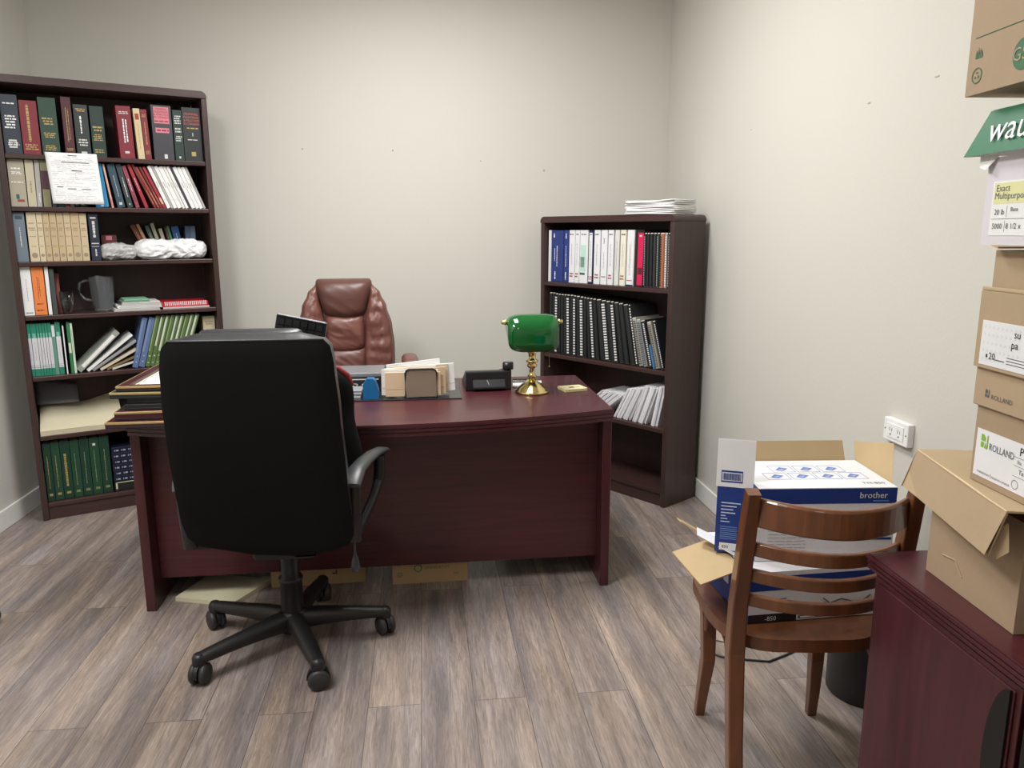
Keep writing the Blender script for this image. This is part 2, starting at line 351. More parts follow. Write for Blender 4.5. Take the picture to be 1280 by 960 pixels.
D1 = [
 (NAVY, [('d', .83, .87, 1, WHITE), ('d', .42, .66, 5, WHITE), ('p', .1, .24, SILV, .27), ('p', .13, .21, NAVY, .33), ('d', .14, .2, 2, WHITE)], 'dark slate-blue law volume with white lettering, first at the left end of the top shelf'),
 (RED, [('v', .45, .24, .92, GOLD, .16), ('d', .08, .2, 3, GOLD)], 'wide crimson law volume with vertical gold lettering beside the slate-blue one'),
 (GRN, [('d', .52, .66, 3, GOLD), ('d', .3, .4, 3, GOLD), ('d', .08, .18, 3, GOLD)], 'broad dark green volume with gold lettering, between crimson and thin maroon volumes'),
 (MAR, [('v', .42, .24, .82, GOLD, .1), ('v', .62, .28, .8, GOLD, .07), ('d', .09, .14, 2, GOLD)], 'narrow maroon hardback, tallest of the left half of the top shelf'),
 (DGR, [('d', .86, .93, 2, GOLD), ('v', .45, .45, .78, WHITE, .13), ('d', .2, .35, 3, SILV), ('p', .05, .1, SILV, .3)], 'grey-green hardback with a vertical pale title beside the maroon one'),
 (DKG, [('d', .5, .62, 2, GOLD), ('d', .32, .46, 4, GOLD), ('d', .08, .17, 2, GOLD)], 'dark green hardback standing left of the empty gap on the top shelf'),
 (RED, [('d', .84, .9, 2, SILV), ('v', .42, .3, .75, WHITE, .1), ('v', .6, .32, .74, WHITE, .1), ('p', .1, .14, SILV, .35)], 'wide crimson volume with white lettering standing right of the gap'),
 (CRM, [('v', .5, .2, .7, GOLD, .12), ('p', .78, .9, ROR, .2)], 'thin cream volume between two crimson ones on the top shelf'),
 (RED, [('d', .84, .9, 2, GOLD), ('v', .5, .3, .75, GOLD, .16), ('d', .1, .18, 3, GOLD)], 'narrow red volume between the cream and the charcoal one'),
 (CHAR, [('p', .67, .97, PINK, .12), ('p', .5, .59, PINK, .16), ('t', 'CRIMINAL', .5, .915, .009, RED), ('t', 'PLEADINGS', .5, .865, .009, RED), ('t', '& PRACTICE', .5, .815, .009, RED), ('t', 'IN CANADA', .5, .765, .009, RED), ('d', .69, .73, 1, RED), ('d', .52, .57, 1, RED), ('px', .5, .66, .03, .11, SILV)], 'broad charcoal volume with a pink title block near the right end'),
 (DKG, [('d', .72, .9, 4, SILV), ('d', .55, .66, 2, SILV), ('d', .38, .5, 3, SILV), ('p', .05, .09, SILV, .4)], 'narrow dark green volume between the two broad dark ones at the right'),
 (BKG, [('t', 'CRIMINAL', .5, .86, .011, mat((196, 96, 84))), ('t', 'PLEADINGS', .5, .8, .011, mat((196, 96, 84))), ('t', '& PRACTICE', .5, .74, .011, mat((196, 96, 84))), ('t', 'IN CANADA', .5, .68, .011, mat((196, 96, 84))), ('d', .6, .64, 1, GOLD), ('t', '1', .52, .47, .018, WHITE), ('d', .39, .42, 1, SILV), ('p', .1, .18, GOLD, .38)], 'broad black-green volume marked 1, last at the right end of the top shelf')]
G1 = [(0.033,.07,.0,.264),(.106,.072,.0,.243),(.183,.074,.0,.263),(.278,.042,.0,.272),(.327,.061,.0,.242),(.395,.06,.0,.24),(.514,.067,-.004,.252),(.595,.031,-.008,.244),(.6275,.03,-.008,.242),(.67,.094,0,.267),(.769,.044,0,.25),(.8145,.088,0,.266)]
for (u, w, sh, h), (c, ms, lb) in zip(G1, D1):
    M, t, hh = stand(ML, 1.79, u, w, sh, h, .03); book(M, 'law_book', t, hh, .17, c, 'hard', ms, lb, group=top)
# second shelf
BEI = mat((168, 160, 142), .6); BEI2 = mat((190, 182, 158), .6); GRY = mat((172, 168, 164), .6); OLV = mat((150, 146, 112), .6); PLUM = mat((86, 52, 66), .5)
TEAL = mat((36, 92, 104), .5); SKY = mat((40, 140, 190), .5); SAL = mat((222, 168, 146), .6); DBL = mat((48, 72, 88), .5); SLT = mat((44, 58, 62), .5); MAUV = mat((140, 60, 78), .5); CRI = mat((160, 40, 56), .5); DRD = mat((110, 34, 34), .5); BRR = mat((150, 62, 46), .5)
s2 = 'paperbacks and reports on the second shelf of the left bookcase'
D2 = [(.031,.066,.002,.216,BEI,[('d',.78,.84,1,WHITE),('d',.68,.75,2,WHITE),('d',.5,.54,1,WHITE),('px',.35,.55,.16,.26,TEAL),('px',.4,.85,.1,.15,BRR)],'wide taupe paperback with small teal and orange emblem, first on the second shelf'),
 (.1,.035,.003,.229,BEI2,[('v',.5,.3,.55,OLV,.2)],'beige paperback beside the wide taupe one'),
 (.136,.024,.006,.225,GRY,[('v',.6,.1,.3,WHITE,.2)],'thin grey paperback third on the second shelf'),
 (.162,.034,.002,.228,OLV,[('p',.38,.78,PLUM)],'olive paperback with a plum band left of the hanging form'),
 (.198,.02,0,.2,DBL,[],'dark blue paperback behind the left edge of the hanging form'),
 (.22,.03,0,.2,TEAL,[],'teal paperback mostly hidden behind the hanging form'),
 (.252,.02,0,.2,mat((200,190,176)),[('p',.02,.1,CRI)],'pale paperback with red foot behind the hanging form'),
 (.274,.016,0,.21,GRY,[],'grey paperback behind the middle of the hanging form'),
 (.292,.022,0,.2,NAVY,[('d',.04,.16,2,SILV)],'navy paperback with silver foot lettering behind the hanging form'),
 (.316,.024,0,.205,SLT,[('d',.04,.16,2,SILV)],'slate paperback behind the right part of the hanging form'),
 (.342,.022,0,.2,BLK,[],'black paperback behind the right edge of the hanging form'),
 (.383,.066,-.018,.212,SKY,[('v',.55,.4,.6,WHITE,.15),('p',.02,.05,WHITE,.6)],'bright blue paperback right of the hanging form'),
 (.454,.016,-.026,.211,SAL,[('p',.03,.2,mat((220,120,96)))],'thin salmon paperback beside the bright blue one'),
 (.481,.039,-.034,.214,DBL,[('v',.5,.25,.75,SILV,.08),('p',.06,.12,SILV,.7)],'dark blue paperback right of the thin salmon one'),
 (.526,.034,-.04,.214,SLT,[('v',.55,.25,.7,SILV,.2),('p',.06,.1,SILV,.6)],'slate paperback with silver lettering leaning beside the mauve one'),
 (.563,.035,-.05,.208,MAUV,[('v',.5,.4,.7,WHITE,.18),('v',.5,.15,.3,PLUM,.15)],'mauve paperback leaning left of the crimson one'),
 (.606,.036,-.069,.216,CRI,[('v',.5,.4,.7,WHITE,.16),('v',.5,.15,.3,PLUM,.15)],'crimson paperback leaning beside the mauve one'),
 (.648,.013,-.092,.215,DRD,[('v',.5,.1,.4,SAL,.2)],'thin dark red booklet leaning beside the crimson paperback'),
 (.664,.012,-.091,.204,BRR,[('v',.5,.1,.4,SAL,.2)],'thin rust-red booklet between two dark red ones'),
 (.678,.012,-.088,.205,DRD,[('v',.5,.1,.4,SAL,.2)],'thin dark red booklet left of the last red one'),
 (.692,.014,-.086,.206,CRI,[('p',.1,.25,SAL)],'thin red booklet directly left of the white booklets')]
D2 = [(u, w-max(0, -(D2[i+1][2]-sh))*.85 if i+1 < len(D2) and D2[i+1][1] else w, sh, h, c, ms, lb) for i, (u, w, sh, h, c, ms, lb) in enumerate(D2)]
for (u,w,sh,h,c,ms,lb) in D2:
    M, t, hh = stand(ML, 1.55, u, w, sh, min(h, .2155), .034); book(M, 'paperback_book', t, hh, .15, c, 'soft', ms, lb, group=s2)
OFFW = mat((222,220,214),.5)
wl = ['first','second','third','fourth','fifth','sixth','seventh','eighth','ninth','tenth','eleventh','twelfth','thirteenth','fourteenth','fifteenth','sixteenth','seventeenth','eighteenth','nineteenth','twentieth','twenty-first','twenty-second','twenty-third','twenty-fourth']
for i,(u,w,c) in enumerate([(.709,.018,WHITE),(.728,.012,GRY),(.741,.018,WHITE),(.760,.022,WHITE),(.783,.014,OFFW),(.799,.015,WHITE),(.815,.012,CHAR),(.828,.02,WHITE),(.849,.018,WHITE),(.868,.018,WHITE),(.887,.012,GRY)]):
    M, t, hh = stand(ML, 1.55, u, w, -.082, .212, .03)
    lb = {1:'light grey booklet, second of the leaning pale booklets on the second shelf',6:'charcoal booklet among the leaning white booklets on the second shelf',10:'light grey booklet, last of the leaning pale booklets on the second shelf'}.get(i, f'thin white booklet, {wl[i]} from the left of the leaning pale booklets, second shelf')
    book(M, 'booklet', t, hh, .15, c, 'soft', [('v', .5, .5, .62, INK, .15), ('p', .2, .203, INK, .2)], lb, 'booklet', 'leaning pale booklets on the second shelf')
# hanging form
FM = MB(); PW = mat((238, 238, 240), .6)
def form(u, w):
    x = .188+.217*u+.012*(1-w); z = 1.565+.241*w-.004*u*w-.004*(1-u)*(w > .99)
    return (x, -.0055-.004*(1-w)-.004*math.sin(u*3.1)*(1-w)-.006*max(0, u-.85)*w, z)
FM.grid(form, 12, 12, PW)
def fbar(u0, u1, w0, w1, m):
    a = [form(u0, w0), form(u1, w0), form(u1, w1), form(u0, w1)]; FM.quad([(p[0], p[1]-.0006, p[2]) for p in a], m)
for u0, u1, w in ((.43, .6, .935), (.28, .82, .8), (.46, .66, .64), (.13, .25, .32), (.33, .78, .285)): fbar(u0, u1, w, w+.016, BLK)
LG = mat((168, 170, 176), .7)
for w in [i*.036+.08 for i in range(25)]:
    x = .08
    while x < .9:
        x2 = x+rng.uniform(.04, .2); 
        if rng.random() < .62: fbar(x, min(.93, x2), w, w+.006, LG)
        x = x2+.03
for a in ((.52, .82, .5, .504), (.52, .82, .6, .604), (.52, .524, .5, .6), (.82, .824, .5, .6)): fbar(*a, LG)
tag(FM.build('paper_form', M=ML, solid=.0006), 'white printed form with black bars hanging over the edge of the top shelf', 'paper')
# third shelf
s3 = 'cream reports on the third shelf of the left bookcase'
M, t, hh = stand(ML, 1.291, .028, .048, 0, .232, .03)
book(M, 'binder', t, hh, .2, mat((112, 124, 136), .4), 'hard', [('v', .5, .3, .7, SILV, .1), ('p', .86, .93, DBL, .2)], 'blue-grey binder at the left end of the third shelf', 'binder')
MAN = mat((196, 178, 146), .6); MAN2 = mat((188, 168, 134), .6); MAN3 = mat((206, 192, 162), .6)
STAMP = mat((150, 134, 112), .6)
for i,(u,w,h) in enumerate([(.081,.04,.233),(.122,.025,.234),(.148,.026,.233),(.175,.029,.234),(.205,.029,.233),(.235,.028,.234),(.264,.037,.233),(.302,.031,.231)]):
    M, t, hh = stand(ML, 1.291, u, w, .002, h, .03)
    b = [('d', .76, .8, 1, STAMP), ('d', .62, .7, 2, STAMP), ('d', .5, .53, 1, STAMP), ('d', .3, .33, 1, STAMP)]
    o = book(M, 'report_volume', t, hh, .2, [MAN3, MAN3, MAN2, MAN2, MAN2, MAN, MAN2, MAN][i], 'hard', b, f'cream law report volume, {wl[i]} from the left in the cream row, third shelf', 'book', s3)
    dd = MB(); r = t*.32
    dd.add([(r*math.cos(a*math.pi/8), r*math.sin(a*math.pi/8), 0) for a in range(16)], [tuple(range(16))], STAMP, T=face(t/2, -.001, hh*.13)); dd.build('seal_stamp', o)
M, t, hh = stand(ML, 1.291, .342, .042, .0, .228, .03)
book(M, 'law_book', t, hh, .19, mat((34, 42, 60), .45), 'hard', [('v', .5, .5, .85, SILV, .3), ('p', .9, .93, SILV, .2), ('p', .36, .38, SILV, .1), ('p', .3, .31, SILV, .1), ('v', .5, .1, .25, SILV, .2)], 'navy volume with silver lettering at the right end of the cream row')
for (u,w,sh,h,c,nm) in [(.612,.024,-.075,.18,mat((108,56,38)),'brown'),(.6375,.016,-.072,.182,mat((176,128,92)),'tan'),(.662,.02,-.055,.175,mat((66,84,74)),'grey-green'),(.684,.018,-.05,.187,mat((156,156,134)),'pale grey-green'),(.708,.018,-.035,.16,mat((170,160,138)),'beige'),(.733,.014,-.03,.165,mat((56,44,40)),'dark brown'),(.75,.012,-.036,.172,mat((66,124,70)),'bright green'),(.764,.036,-.028,.172,mat((30,78,128)),'royal blue')]:
    M, t, hh = stand(ML, 1.291, u, w, sh, h, .16)
    book(M, 'paperback_book', t, hh, .11, c, 'soft', [('v', .5, .3, .8, SAL if nm in('brown','dark brown') else SILV, .12)], f'{nm} paperback leaning behind the white plastic bags, third shelf', group='small books behind the bags')
M, t, hh = stand(ML, 1.291, .806, .052, 0, .172, .16)
book(M, 'hardback_book', t, hh, .11, mat((74, 92, 116)), 'hard', [('px', .55, .98, .02, .98, mat((96, 114, 138)))], 'grey-blue book upright behind the right end of the bags')
book(ML @ Matrix.Translation((.40, .15, 1.2916)) @ Matrix.Rotation(R(0), 4, 'Y'), 'paperback_book', .07, .125, .1, mat((92, 40, 44)), 'soft', [('p', .8, .97, PINK, .3)], 'dark red book behind the left end of the clear plastic bag')
def bag(name, u0, u1, v0, v1, z0, z1, m, seed, label, amp=.012, waist=None):
    b = MB()
    def fn(a, c):
        th = a*2*math.pi; s = c*2-1; e = max(0, 1-abs(s)**6)**.5
        if waist: e *= 1-.16*math.exp(-((s-waist)/.12)**2)
        cy, sy = math.cos(th), math.sin(th)
        sg = lambda x: math.copysign(abs(x)**.7, x)
        p = Vector(((u0+u1)/2+(u1-u0)/2*s, (v0+v1)/2+(v1-v0)/2*e*sg(cy), (z0+z1)/2+(z1-z0)/2*e*sg(sy)))
        q = Vector((p.x*16+p.z*14, p.y*20, p.z*34-p.x*9))+Vector((seed, 0, 0))
        rd = 1-2*abs(noise.noise(q)); rd2 = 1-2*abs(noise.noise(Vector((p.x*52-p.z*40, p.y*60, p.z*70+seed))))
        p += Vector((0, cy, sy))*(rd*.7+rd2*.35-.5)*amp*e
        p.z = max(p.z, z0)
        return tuple(p)
    b.grid(fn, 90, 130, m); return tag(b.build(name, M=ML, weld='n'), label, 'plastic bag')
PLA = mat((206, 206, 206), .22, trans=.3); PLB = mat((232, 232, 234), .25)
bag('plastic_bag', .378, .553, .015, .13, 1.2915, 1.374, PLA, 4, 'crumpled clear plastic bag left of the white one, third shelf', .013)
bag('plastic_bag', .535, .893, .0, .15, 1.2915, 1.394, PLB, 9, 'long rolled white plastic bag at the right end, third shelf', .013, -.02)
# fourth shelf
for (u,w,h,c,ms,lb,k) in [(.029,.044,.233,WHITE,[('v',.5,.3,.75,LG,.08),('d',.04,.07,1,INK)],'wide white volume at the left end of the fourth shelf','hard'),
  (.075,.051,.231,mat((226,128,66)),[('v',.42,.35,.8,DRD,.05),('v',.56,.4,.78,DRD,.05),('d',.22,.25,1,BLK),('d',.08,.12,1,DRD)],'bright orange volume on the fourth shelf','hard'),
  (.13,.016,.23,WHITE,[],'thin white booklet beside the orange volume','soft'),(.149,.02,.221,mat((60,70,66)),[],'dark green-grey booklet right of the thin white one','soft'),
  (.171,.019,.197,mat((126,62,54)),[('v',.5,.3,.8,mat((170,110,98)),.2)],'reddish brown booklet behind the drinking glass','soft')]:
    M, t, hh = stand(ML, 1.034, u, w, .001, h, .03 if h > .2 else .09); book(M, 'hardback_book' if k == 'hard' else 'booklet', t, hh, .17, c, k, ms, lb)
GLS = mat((238, 242, 244), .05, trans=1, ior=1.35); JUGM = mat((205, 208, 212), .14, trans=.88, ior=1.25)
b = MB(); b.lathe([(0, .008), (.024, .008), (.03, .05), (.033, .108), (.0315, .108), (.0285, .05), (.022, .014), (0, .014)][::-1], GLS, 20, cap=False)
b.lathe([(.026, 0), (.026, .008), (0, .008)], GLS, 20)
tag(b.build('drinking_glass', M=ML @ Matrix.Translation((.214, .05, 1.0345))), 'clear drinking glass on the fourth shelf in front of a brown booklet', 'glass')
jt = thing('water_jug', 'clear ribbed plastic water jug with handle on the fourth shelf', 'jug', ML @ Matrix.Translation((.378, .13, 1.0365)) )
b = MB(); n = 72; v = []; pr = [(.04, 0), (.044, .01), (.043, .02), (.047, .03), (.054, .165), (.056, .172)]
for i in range(n):
    a = 2*math.pi*i/n; k = 1+(.05 if i % 6 < 3 else 0)
    for j, (r, z) in enumerate(pr):
        q = k if 2 < j < 5 else 1
        lip = .016*math.exp(-((a-math.pi*1.4)/.3)**2) if j >= 4 else 0
        v.append(((r*q+lip)*math.cos(a), (r*q+lip)*math.sin(a), z+lip*.5))
K = len(pr); b.add(v, [(i*K+j, ((i+1) % n)*K+j, ((i+1) % n)*K+j+1, i*K+j+1) for i in range(n) for j in range(K-1)]+[tuple(i*K for i in range(n))], JUGM, True)
b.build('jug_body', jt, solid=.002)
MB().tube([(-.05, 0, .15), (-.075, 0, .153), (-.098, 0, .14), (-.105, 0, .11), (-.1, 0, .08), (-.08, 0, .058), (-.048, 0, .05)], .0075, JUGM, 10).build('handle', jt)
# folded papers pile: each a thing
z = 1.0346
for i,(u0,u1,th,c,lb) in enumerate([(.415,.63,.012,OFFW,'white document at the bottom of the pile beside the jug'),(.435,.64,.016,WHITE,'thick white document second in the pile beside the jug'),(.45,.635,.016,OFFW,'curled white document third in the pile beside the jug'),(.46,.585,.012,mat((140,190,165)),'pale green booklet topping the pile beside the jug')]):
    b = MB(); f = lambda zz: (lambda u, w: (u0+(u1-u0)*u, .03+.2*w+.01*math.sin(u*3), zz+.004*math.sin(u*3.1)*(i > 0)))
    n = 4
    for k in range(n): b.box(u0+k*.002, u1-k*.001, .02+.003*(k % 2), .22, z+th*k/n, z+th*(k+.75)/n, c)
    if i in (1, 2): b.tube([(u0+.004, .024, z+th/2), (u0+.004, .2, z+th/2)], th*.48, INK if i == 2 else c, 8)
    tag(b.build('document', M=ML), lb, 'document', 'papers piled beside the jug'); z += th+.0006
b = MB(); b.box(.645, .875, .02, .24, 1.0346, 1.044, mat((196, 176, 176), .6)); tag(b.build('notebook', M=ML, bevel=.001), 'pale pink-grey pad under the red coil notebook', 'notebook')
t = thing('coil_notebook', 'bright red coil-bound notebook lying on the fourth shelf', 'notebook', ML @ Matrix.Translation((.645, .03, 1.0446)))
RD = mat((190, 24, 40), .35); MB().box(0, .225, .004, .2, 0, .022, PAGE).box(-.001, .226, 0, .2, .022, .0245, RD).box(-.001, .226, 0, .2, -.0004, .0018, RD).box(-.001, .226, -.001, .003, 0, .024, RD).build('cover', t)
b = MB()
for i in range(22): b.box(.01+i*.0096, .014+i*.0096, -.004, .006, .006, .0265, WHITE)
b.build('coil', t)
# fifth shelf: green and white report series
GW = mat((38, 128, 104), .45); GWL = mat((96, 142, 126), .45); LBW = mat((212, 210, 216), .5); LGB = mat((120,176,158),.5)
def gw(u, w, sh, h, i, lb, var=0):
    M, t, hh = stand(ML, .735, u, w, sh, h, .03)
    if var == 0: ms = [('p', .14, .73, LBW, .03), ('v', .5, .3, .66, LG, .12), ('p', .165, .175, GW), ('p', .2, .206, GW), ('px', .2, .8, .73, .82, mat((110, 178, 158))) ]
    else: ms = [('p', .76, .98, LBW, .1)]
    book(M, 'report_booklet', t, hh, .2, GW if var == 0 else GWL, 'soft', ms, lb, 'booklet', 'green and white reports on the fifth shelf')
u = .03
for i, w in enumerate([.014, .024, .011, .011, .011, .011, .015]):
    gw(u, w, .0, .258, i, f'green report with a white spine panel, {wl[i]} from the left end, fifth shelf'); u += w+.0006
gw(.1305, .016, 0, .25, 7, 'muted green report with a small white top label, fifth shelf', 1); gw(.1475, .022, 0, .26, 8, 'green report with white panel right of the muted green one, fifth shelf')
for (u,w,sh,h,c,ms,lb) in [(.178,.006,0,.241,WHITE,[],'single thin white booklet standing between green reports, fifth shelf'),(.197,.013,0,.257,mat((46,120,76)),[('p',.4,.6,mat((200,214,180)))],'bright green booklet with a pale middle band, fifth shelf'),(.2115,.011,0,.251,mat((200,218,196)),[('p',.3,.9,mat((120,170,140)),.4)],'pale green-white booklet left of the slumped folders, fifth shelf')]:
    M, t, hh = stand(ML, .735, u, w, sh, h, .03); book(M, 'booklet', t, hh, .2, c, 'soft', ms, lb, 'booklet')
for i,(u,w,a,h,c,lb) in enumerate([(.24,.028,46,.29,mat((150,156,150),.4),'grey-green report topmost of the slumped folders, fifth shelf'),(.285,.014,52,.3,WHITE,'white document second in the slumped folders, fifth shelf'),(.31,.012,57,.275,mat((176,178,180),.35),'light grey plastic folder in the slumped pile, fifth shelf'),(.345,.012,62,.245,mat((206,196,176)),'cream document low in the slumped pile, fifth shelf'),(.375,.010,68,.19,mat((122,104,70)),'brown-edged folder near the bottom of the slumped pile, fifth shelf'),(.40,.010,75,.15,mat((206,202,192)),'pale document lying lowest in the slumped pile, fifth shelf')]):
    th = R(a); M = ML @ Matrix.Translation((u-.02, .035, .7356+w*math.sin(th))) @ Matrix.Rotation(th, 4, 'Y')
    book(M, 'folder', w, h*(.88 if i > 3 else .92), .19, c, 'soft' if i != 2 else 'sheets', [('px', .2, .8, .1, .9, WHITE)] if i == 0 else [], lb, 'folder', 'slumped folders on the fifth shelf')
BLU = mat((92, 112, 152), .45); GRG = mat((88, 112, 66), .35); SHN = mat((196, 206, 190), .3)
for i,(u,w,sh,h) in enumerate([(.474,.027,.07,.262),(.503,.03,.075,.262)]):
    M, t, hh = stand(ML, .735, u, w, sh, h, .03); book(M, 'report_booklet', t, hh, .2, BLU, 'soft', [('p', .1, .12, SILV, .4), ('p', .22, .235, SILV, .4), ('px', .1, .4, .3, .95, mat((120, 138, 172)))], ['left', 'right'][i]+' one of the two leaning blue reports, fifth shelf', 'booklet', 'leaning blue reports')
for i in range(9):
    u = .535+i*.0225; M, t, hh = stand(ML, .735, u, .0215, .075+.002*min(i, 8), .268, .03)
    book(M, 'report_booklet', t, hh, .2, GRG, 'soft', [('p', .07, .085, SILV, .3), ('p', .2, .22, SILV, .3), ('px', .05, .35+.1*(i % 3), .3+.1*(i % 2), .97, SHN if i % 3 else mat((140, 160, 110), .3))], f'glossy olive-green report, {wl[i]} from the left of the leaning row, fifth shelf', 'booklet', 'leaning olive-green reports')
M, t, hh = stand(ML, .735, .842, .062, 0, .247, .06); book(M, 'box_file', t, hh, .17, mat((196, 184, 156), .6), 'hard', [('d', .8, .9, 2, STAMP)], 'cream box file at the right end of the fifth shelf', 'box file')
# sixth shelf: cream drafting folder over a pile, blue-grey sheet behind
CR = mat((222, 214, 184), .6)
b = MB()
def fold(u, w):
    a = .033+.375*u
    return (a+.012*w*(1-u), .002+.27*w, .462+.095*w+.012*math.sin(u*9)*w*w-.006*math.sin(w*3)+.01*max(0, u-.8)*w*5)
b.grid(fold, 16, 10, CR)
b.grid(lambda u, w: (.033+.375*u, .002+.002*math.sin(u*4), .4375+w*(.462-.4375)), 16, 2, mat((196, 186, 160), .6))
b.grid(lambda u, w: (.033+.375*u, .004+.26*w, .4372), 4, 4, CR)
b.grid(lambda u, w: (.408-.0002, .002+.27*w*.98, .4372+u*(.025+.09*w)), 3, 8, CR)
b.grid(lambda u, w: (.033+.0002, .002+.27*w*.98, .4372+u*(.025+.09*w)), 3, 8, CR)
tag(b.build('paper_folder', M=ML), 'large cream paper folder lying on the sixth shelf', 'folder')
b = MB(); b.grid(lambda u, w: (.032+.19*u, .275-.07*(1-w)-.02*math.sin(u*2), .56+w*(.135-.05*u)), 8, 6, mat((122, 124, 134), .6))
tag(b.build('paper_sheet', M=ML, solid=.001), 'blue-grey sheet standing behind the large cream folder', 'paper')
b = MB(); b.grid(lambda u, w: (.0315+.03*u, .05+.15*w, .4374+.1*u*0+.012*w), 3, 3, WHITE)
# bottom shelf: dark green volumes
G7 = mat((26, 66, 46), .45); G7b = mat((20, 56, 42), .45)
for i,(u,w,h) in enumerate([(.031,.034,.302),(.066,.038,.304),(.105,.043,.305),(.149,.041,.302),(.191,.044,.303),(.236,.044,.304),(.281,.046,.303)]):
    M, t, hh = stand(ML, .0895, u, w, .002, h, .03)
    g = GOLD if i in (0, 1, 2) else mat((120, 132, 90), .4)
    book(M, 'law_book', t, hh, .2, G7 if i % 2 else G7b, 'hard', [('v', .45, .22, .78, g, .1 if i != 2 else .3), ('p', .09, .13, g, .28)]+([('p', .86, .9, SILV, .35)] if i == 5 else []), f'dark green law volume with gilt title, {wl[i]} from the left, bottom shelf', 'book', 'dark green volumes on the bottom shelf')
z = .0896+.052; DB = mat((20, 24, 44), .4); PBL = mat((150, 160, 190), .5)
b = MB().box(.335, .56, .02, .2, .0896, .1405, BLK); b.box(.334, .561, .018, .019, .1, .104, BLK); 
for q in ((.340, .56, .135, .139), (.340, .348, .098, .139)): b.quad([(q[0], .0195, q[2]), (q[1], .0195, q[2]), (q[1], .0195, q[3]), (q[0], .0195, q[3])], mat((206, 196, 170)))
tag(b.build('black_box', M=ML), 'black box with a pale frame edge under the navy books, bottom shelf', 'box')
for i in range(6):
    h = .031; b = MB(); b.box(.334+.002*(i % 2), .58, .022, .2, z, z+h-.001, DB)
    for k in range(7): 
        x = .345+.033*k+.004*(i % 2)
        b.quad([(x, .0216, z+.01), (x+.02, .0216, z+.01), (x+.02, .0216, z+.018), (x, .0216, z+.018)], PBL)
        b.quad([(x+.004, .0213, z+.006), (x+.008, .0213, z+.006), (x+.008, .0213, z+.024), (x+.004, .0213, z+.024)], DB)
    tag(b.build('patterned_book', M=ML, bevel=.001, seg=1), f'navy book with pale blue pattern, {wl[i]} from the bottom of the flat stack, bottom shelf', 'book', 'navy books stacked flat on the bottom shelf'); z += h
# ------------------------------------------------------------------ right bookcase contents
BB = mat((40, 58, 122), .4); NV = mat((30, 38, 74), .4); BW = mat((226, 227, 230), .4); MGR = mat((120, 190, 160), .5); MG2 = mat((40, 90, 72), .5); RDS = mat((150, 50, 50), .5); PKR = mat((206, 30, 80), .4)
r1 = 'ring binders on the top tier of the right bookcase'
wb_ = lambda: [('v', .5, .35, .75, LG, .12), ('d', .9, .94, 1, INK), ('d', .1, .2, 2, RDS)]
RB = [(.032,.022,BW,[],'thin white binder first at the left end, top tier of right bookcase'),
 (.056,.098,BB,[('v',.25,.86,.94,WHITE,.1),('v',.5,.3,.7,WHITE,.06),('v',.3,.4,.65,WHITE,.05),('v',.35,.05,.2,WHITE,.09)],'wide blue binder with white lettering, top tier of right bookcase'),
 (.156,.04,BB,[('v',.5,.84,.94,WHITE,.2),('v',.5,.3,.7,WHITE,.12),('v',.5,.05,.2,WHITE,.2)],'narrow blue binder between the wide blue and the white binders'),
 (.198,.045,BW,wb_(),'white binder directly right of the narrow blue one'),
 (.245,.034,BW,wb_(),'white binder second right of the blue ones'),
 (.281,.062,BW,[('px',.12,.8,.22,.72,mat((186,216,204))),('px',.1,.62,.3,.5,MGR),('px',.08,.7,.16,.2,MG2),('d',.9,.94,1,INK)],'wide white binder with a green wave picture on its spine'),
 (.346,.037,NV,[('p',.04,.95,BW,.16),('v',.5,.3,.8,LG,.1),('d',.9,.93,1,INK),('d',.07,.15,2,RDS)],'navy-edged binder with a white spine insert'),
 (.387,.046,BW,wb_(),'white binder right of the navy-edged one'),
 (.438,.046,BW,[('v',.5,.75,.85,INK,.12),('v',.5,.3,.6,LG,.1),('d',.13,.16,1,INK)],'white binder with a vertical grey title in the middle of the tier'),
 (.488,.04,BW,wb_(),'white binder two left of the cream-tinted one'),
 (.535,.033,mat((214,214,210),.5),[('v',.5,.3,.8,LG,.15)],'narrow grey-white binder left of the cream-tinted one'),
 (.573,.04,mat((226,222,204),.5),wb_(),'cream-tinted binder third from the pink-spined one'),
 (.619,.05,BW,[('v',.45,.2,.75,LG,.1),('v',.6,.4,.8,SAL,.06),('d',.09,.12,1,RDS),('p',0,.03,NV)],'white binder with navy foot left of the pink-spined binder'),
 (.673,.059,BLK,[('px',.35,.97,.03,.95,PKR),('px',.4,.92,.22,.34,mat((70,70,70))),('p',.86,.9,mat((230,150,170)),.5),('px',.5,.8,.88,.91,WHITE)],'black binder with a hot pink spine label')]
for (u,w,c,ms,lb) in RB:
    M, t, hh = stand(MR, 1.145, u, w, .004, .293, .03); book(M, 'ring_binder', t-.001, hh, .2, c, 'binder', ms, lb, 'binder', r1)
def coil(M, w, h, d, cov, comb, label, group, dash=None, top=True):
    t = thing('coil_bound_report', label, 'report', M, group)
    b = MB(); b.box(0, .0012, .004, d, 0, h, cov).box(w-.0012, w, .004, d, 0, h, cov).box(.0016, w-.0016, .006, d-.002, .001, h-.002, PAGE)
    b.build('cover', t)
    b = MB(); r = min(w*.46, .016); b.lathe([(r, .004), (r, h-.006)], comb, 14, T=Matrix.Translation((w/2, r*.6, 0)))
    if dash:
        n = 21; ww = r*dash[1]; sx = w*dash[2]
        for i in range(n):
            z0 = .012+(h-.026)*i/n; z1 = z0+(h-.026)/n*.55
            b.box(sx-ww, sx+ww, -r*.42-.0006, -r*.2, z0, z1, dash[0])
    b.build('comb_binding', t); return t
BC = mat((36, 38, 40), .35); BC2 = mat((50, 52, 54), .3)
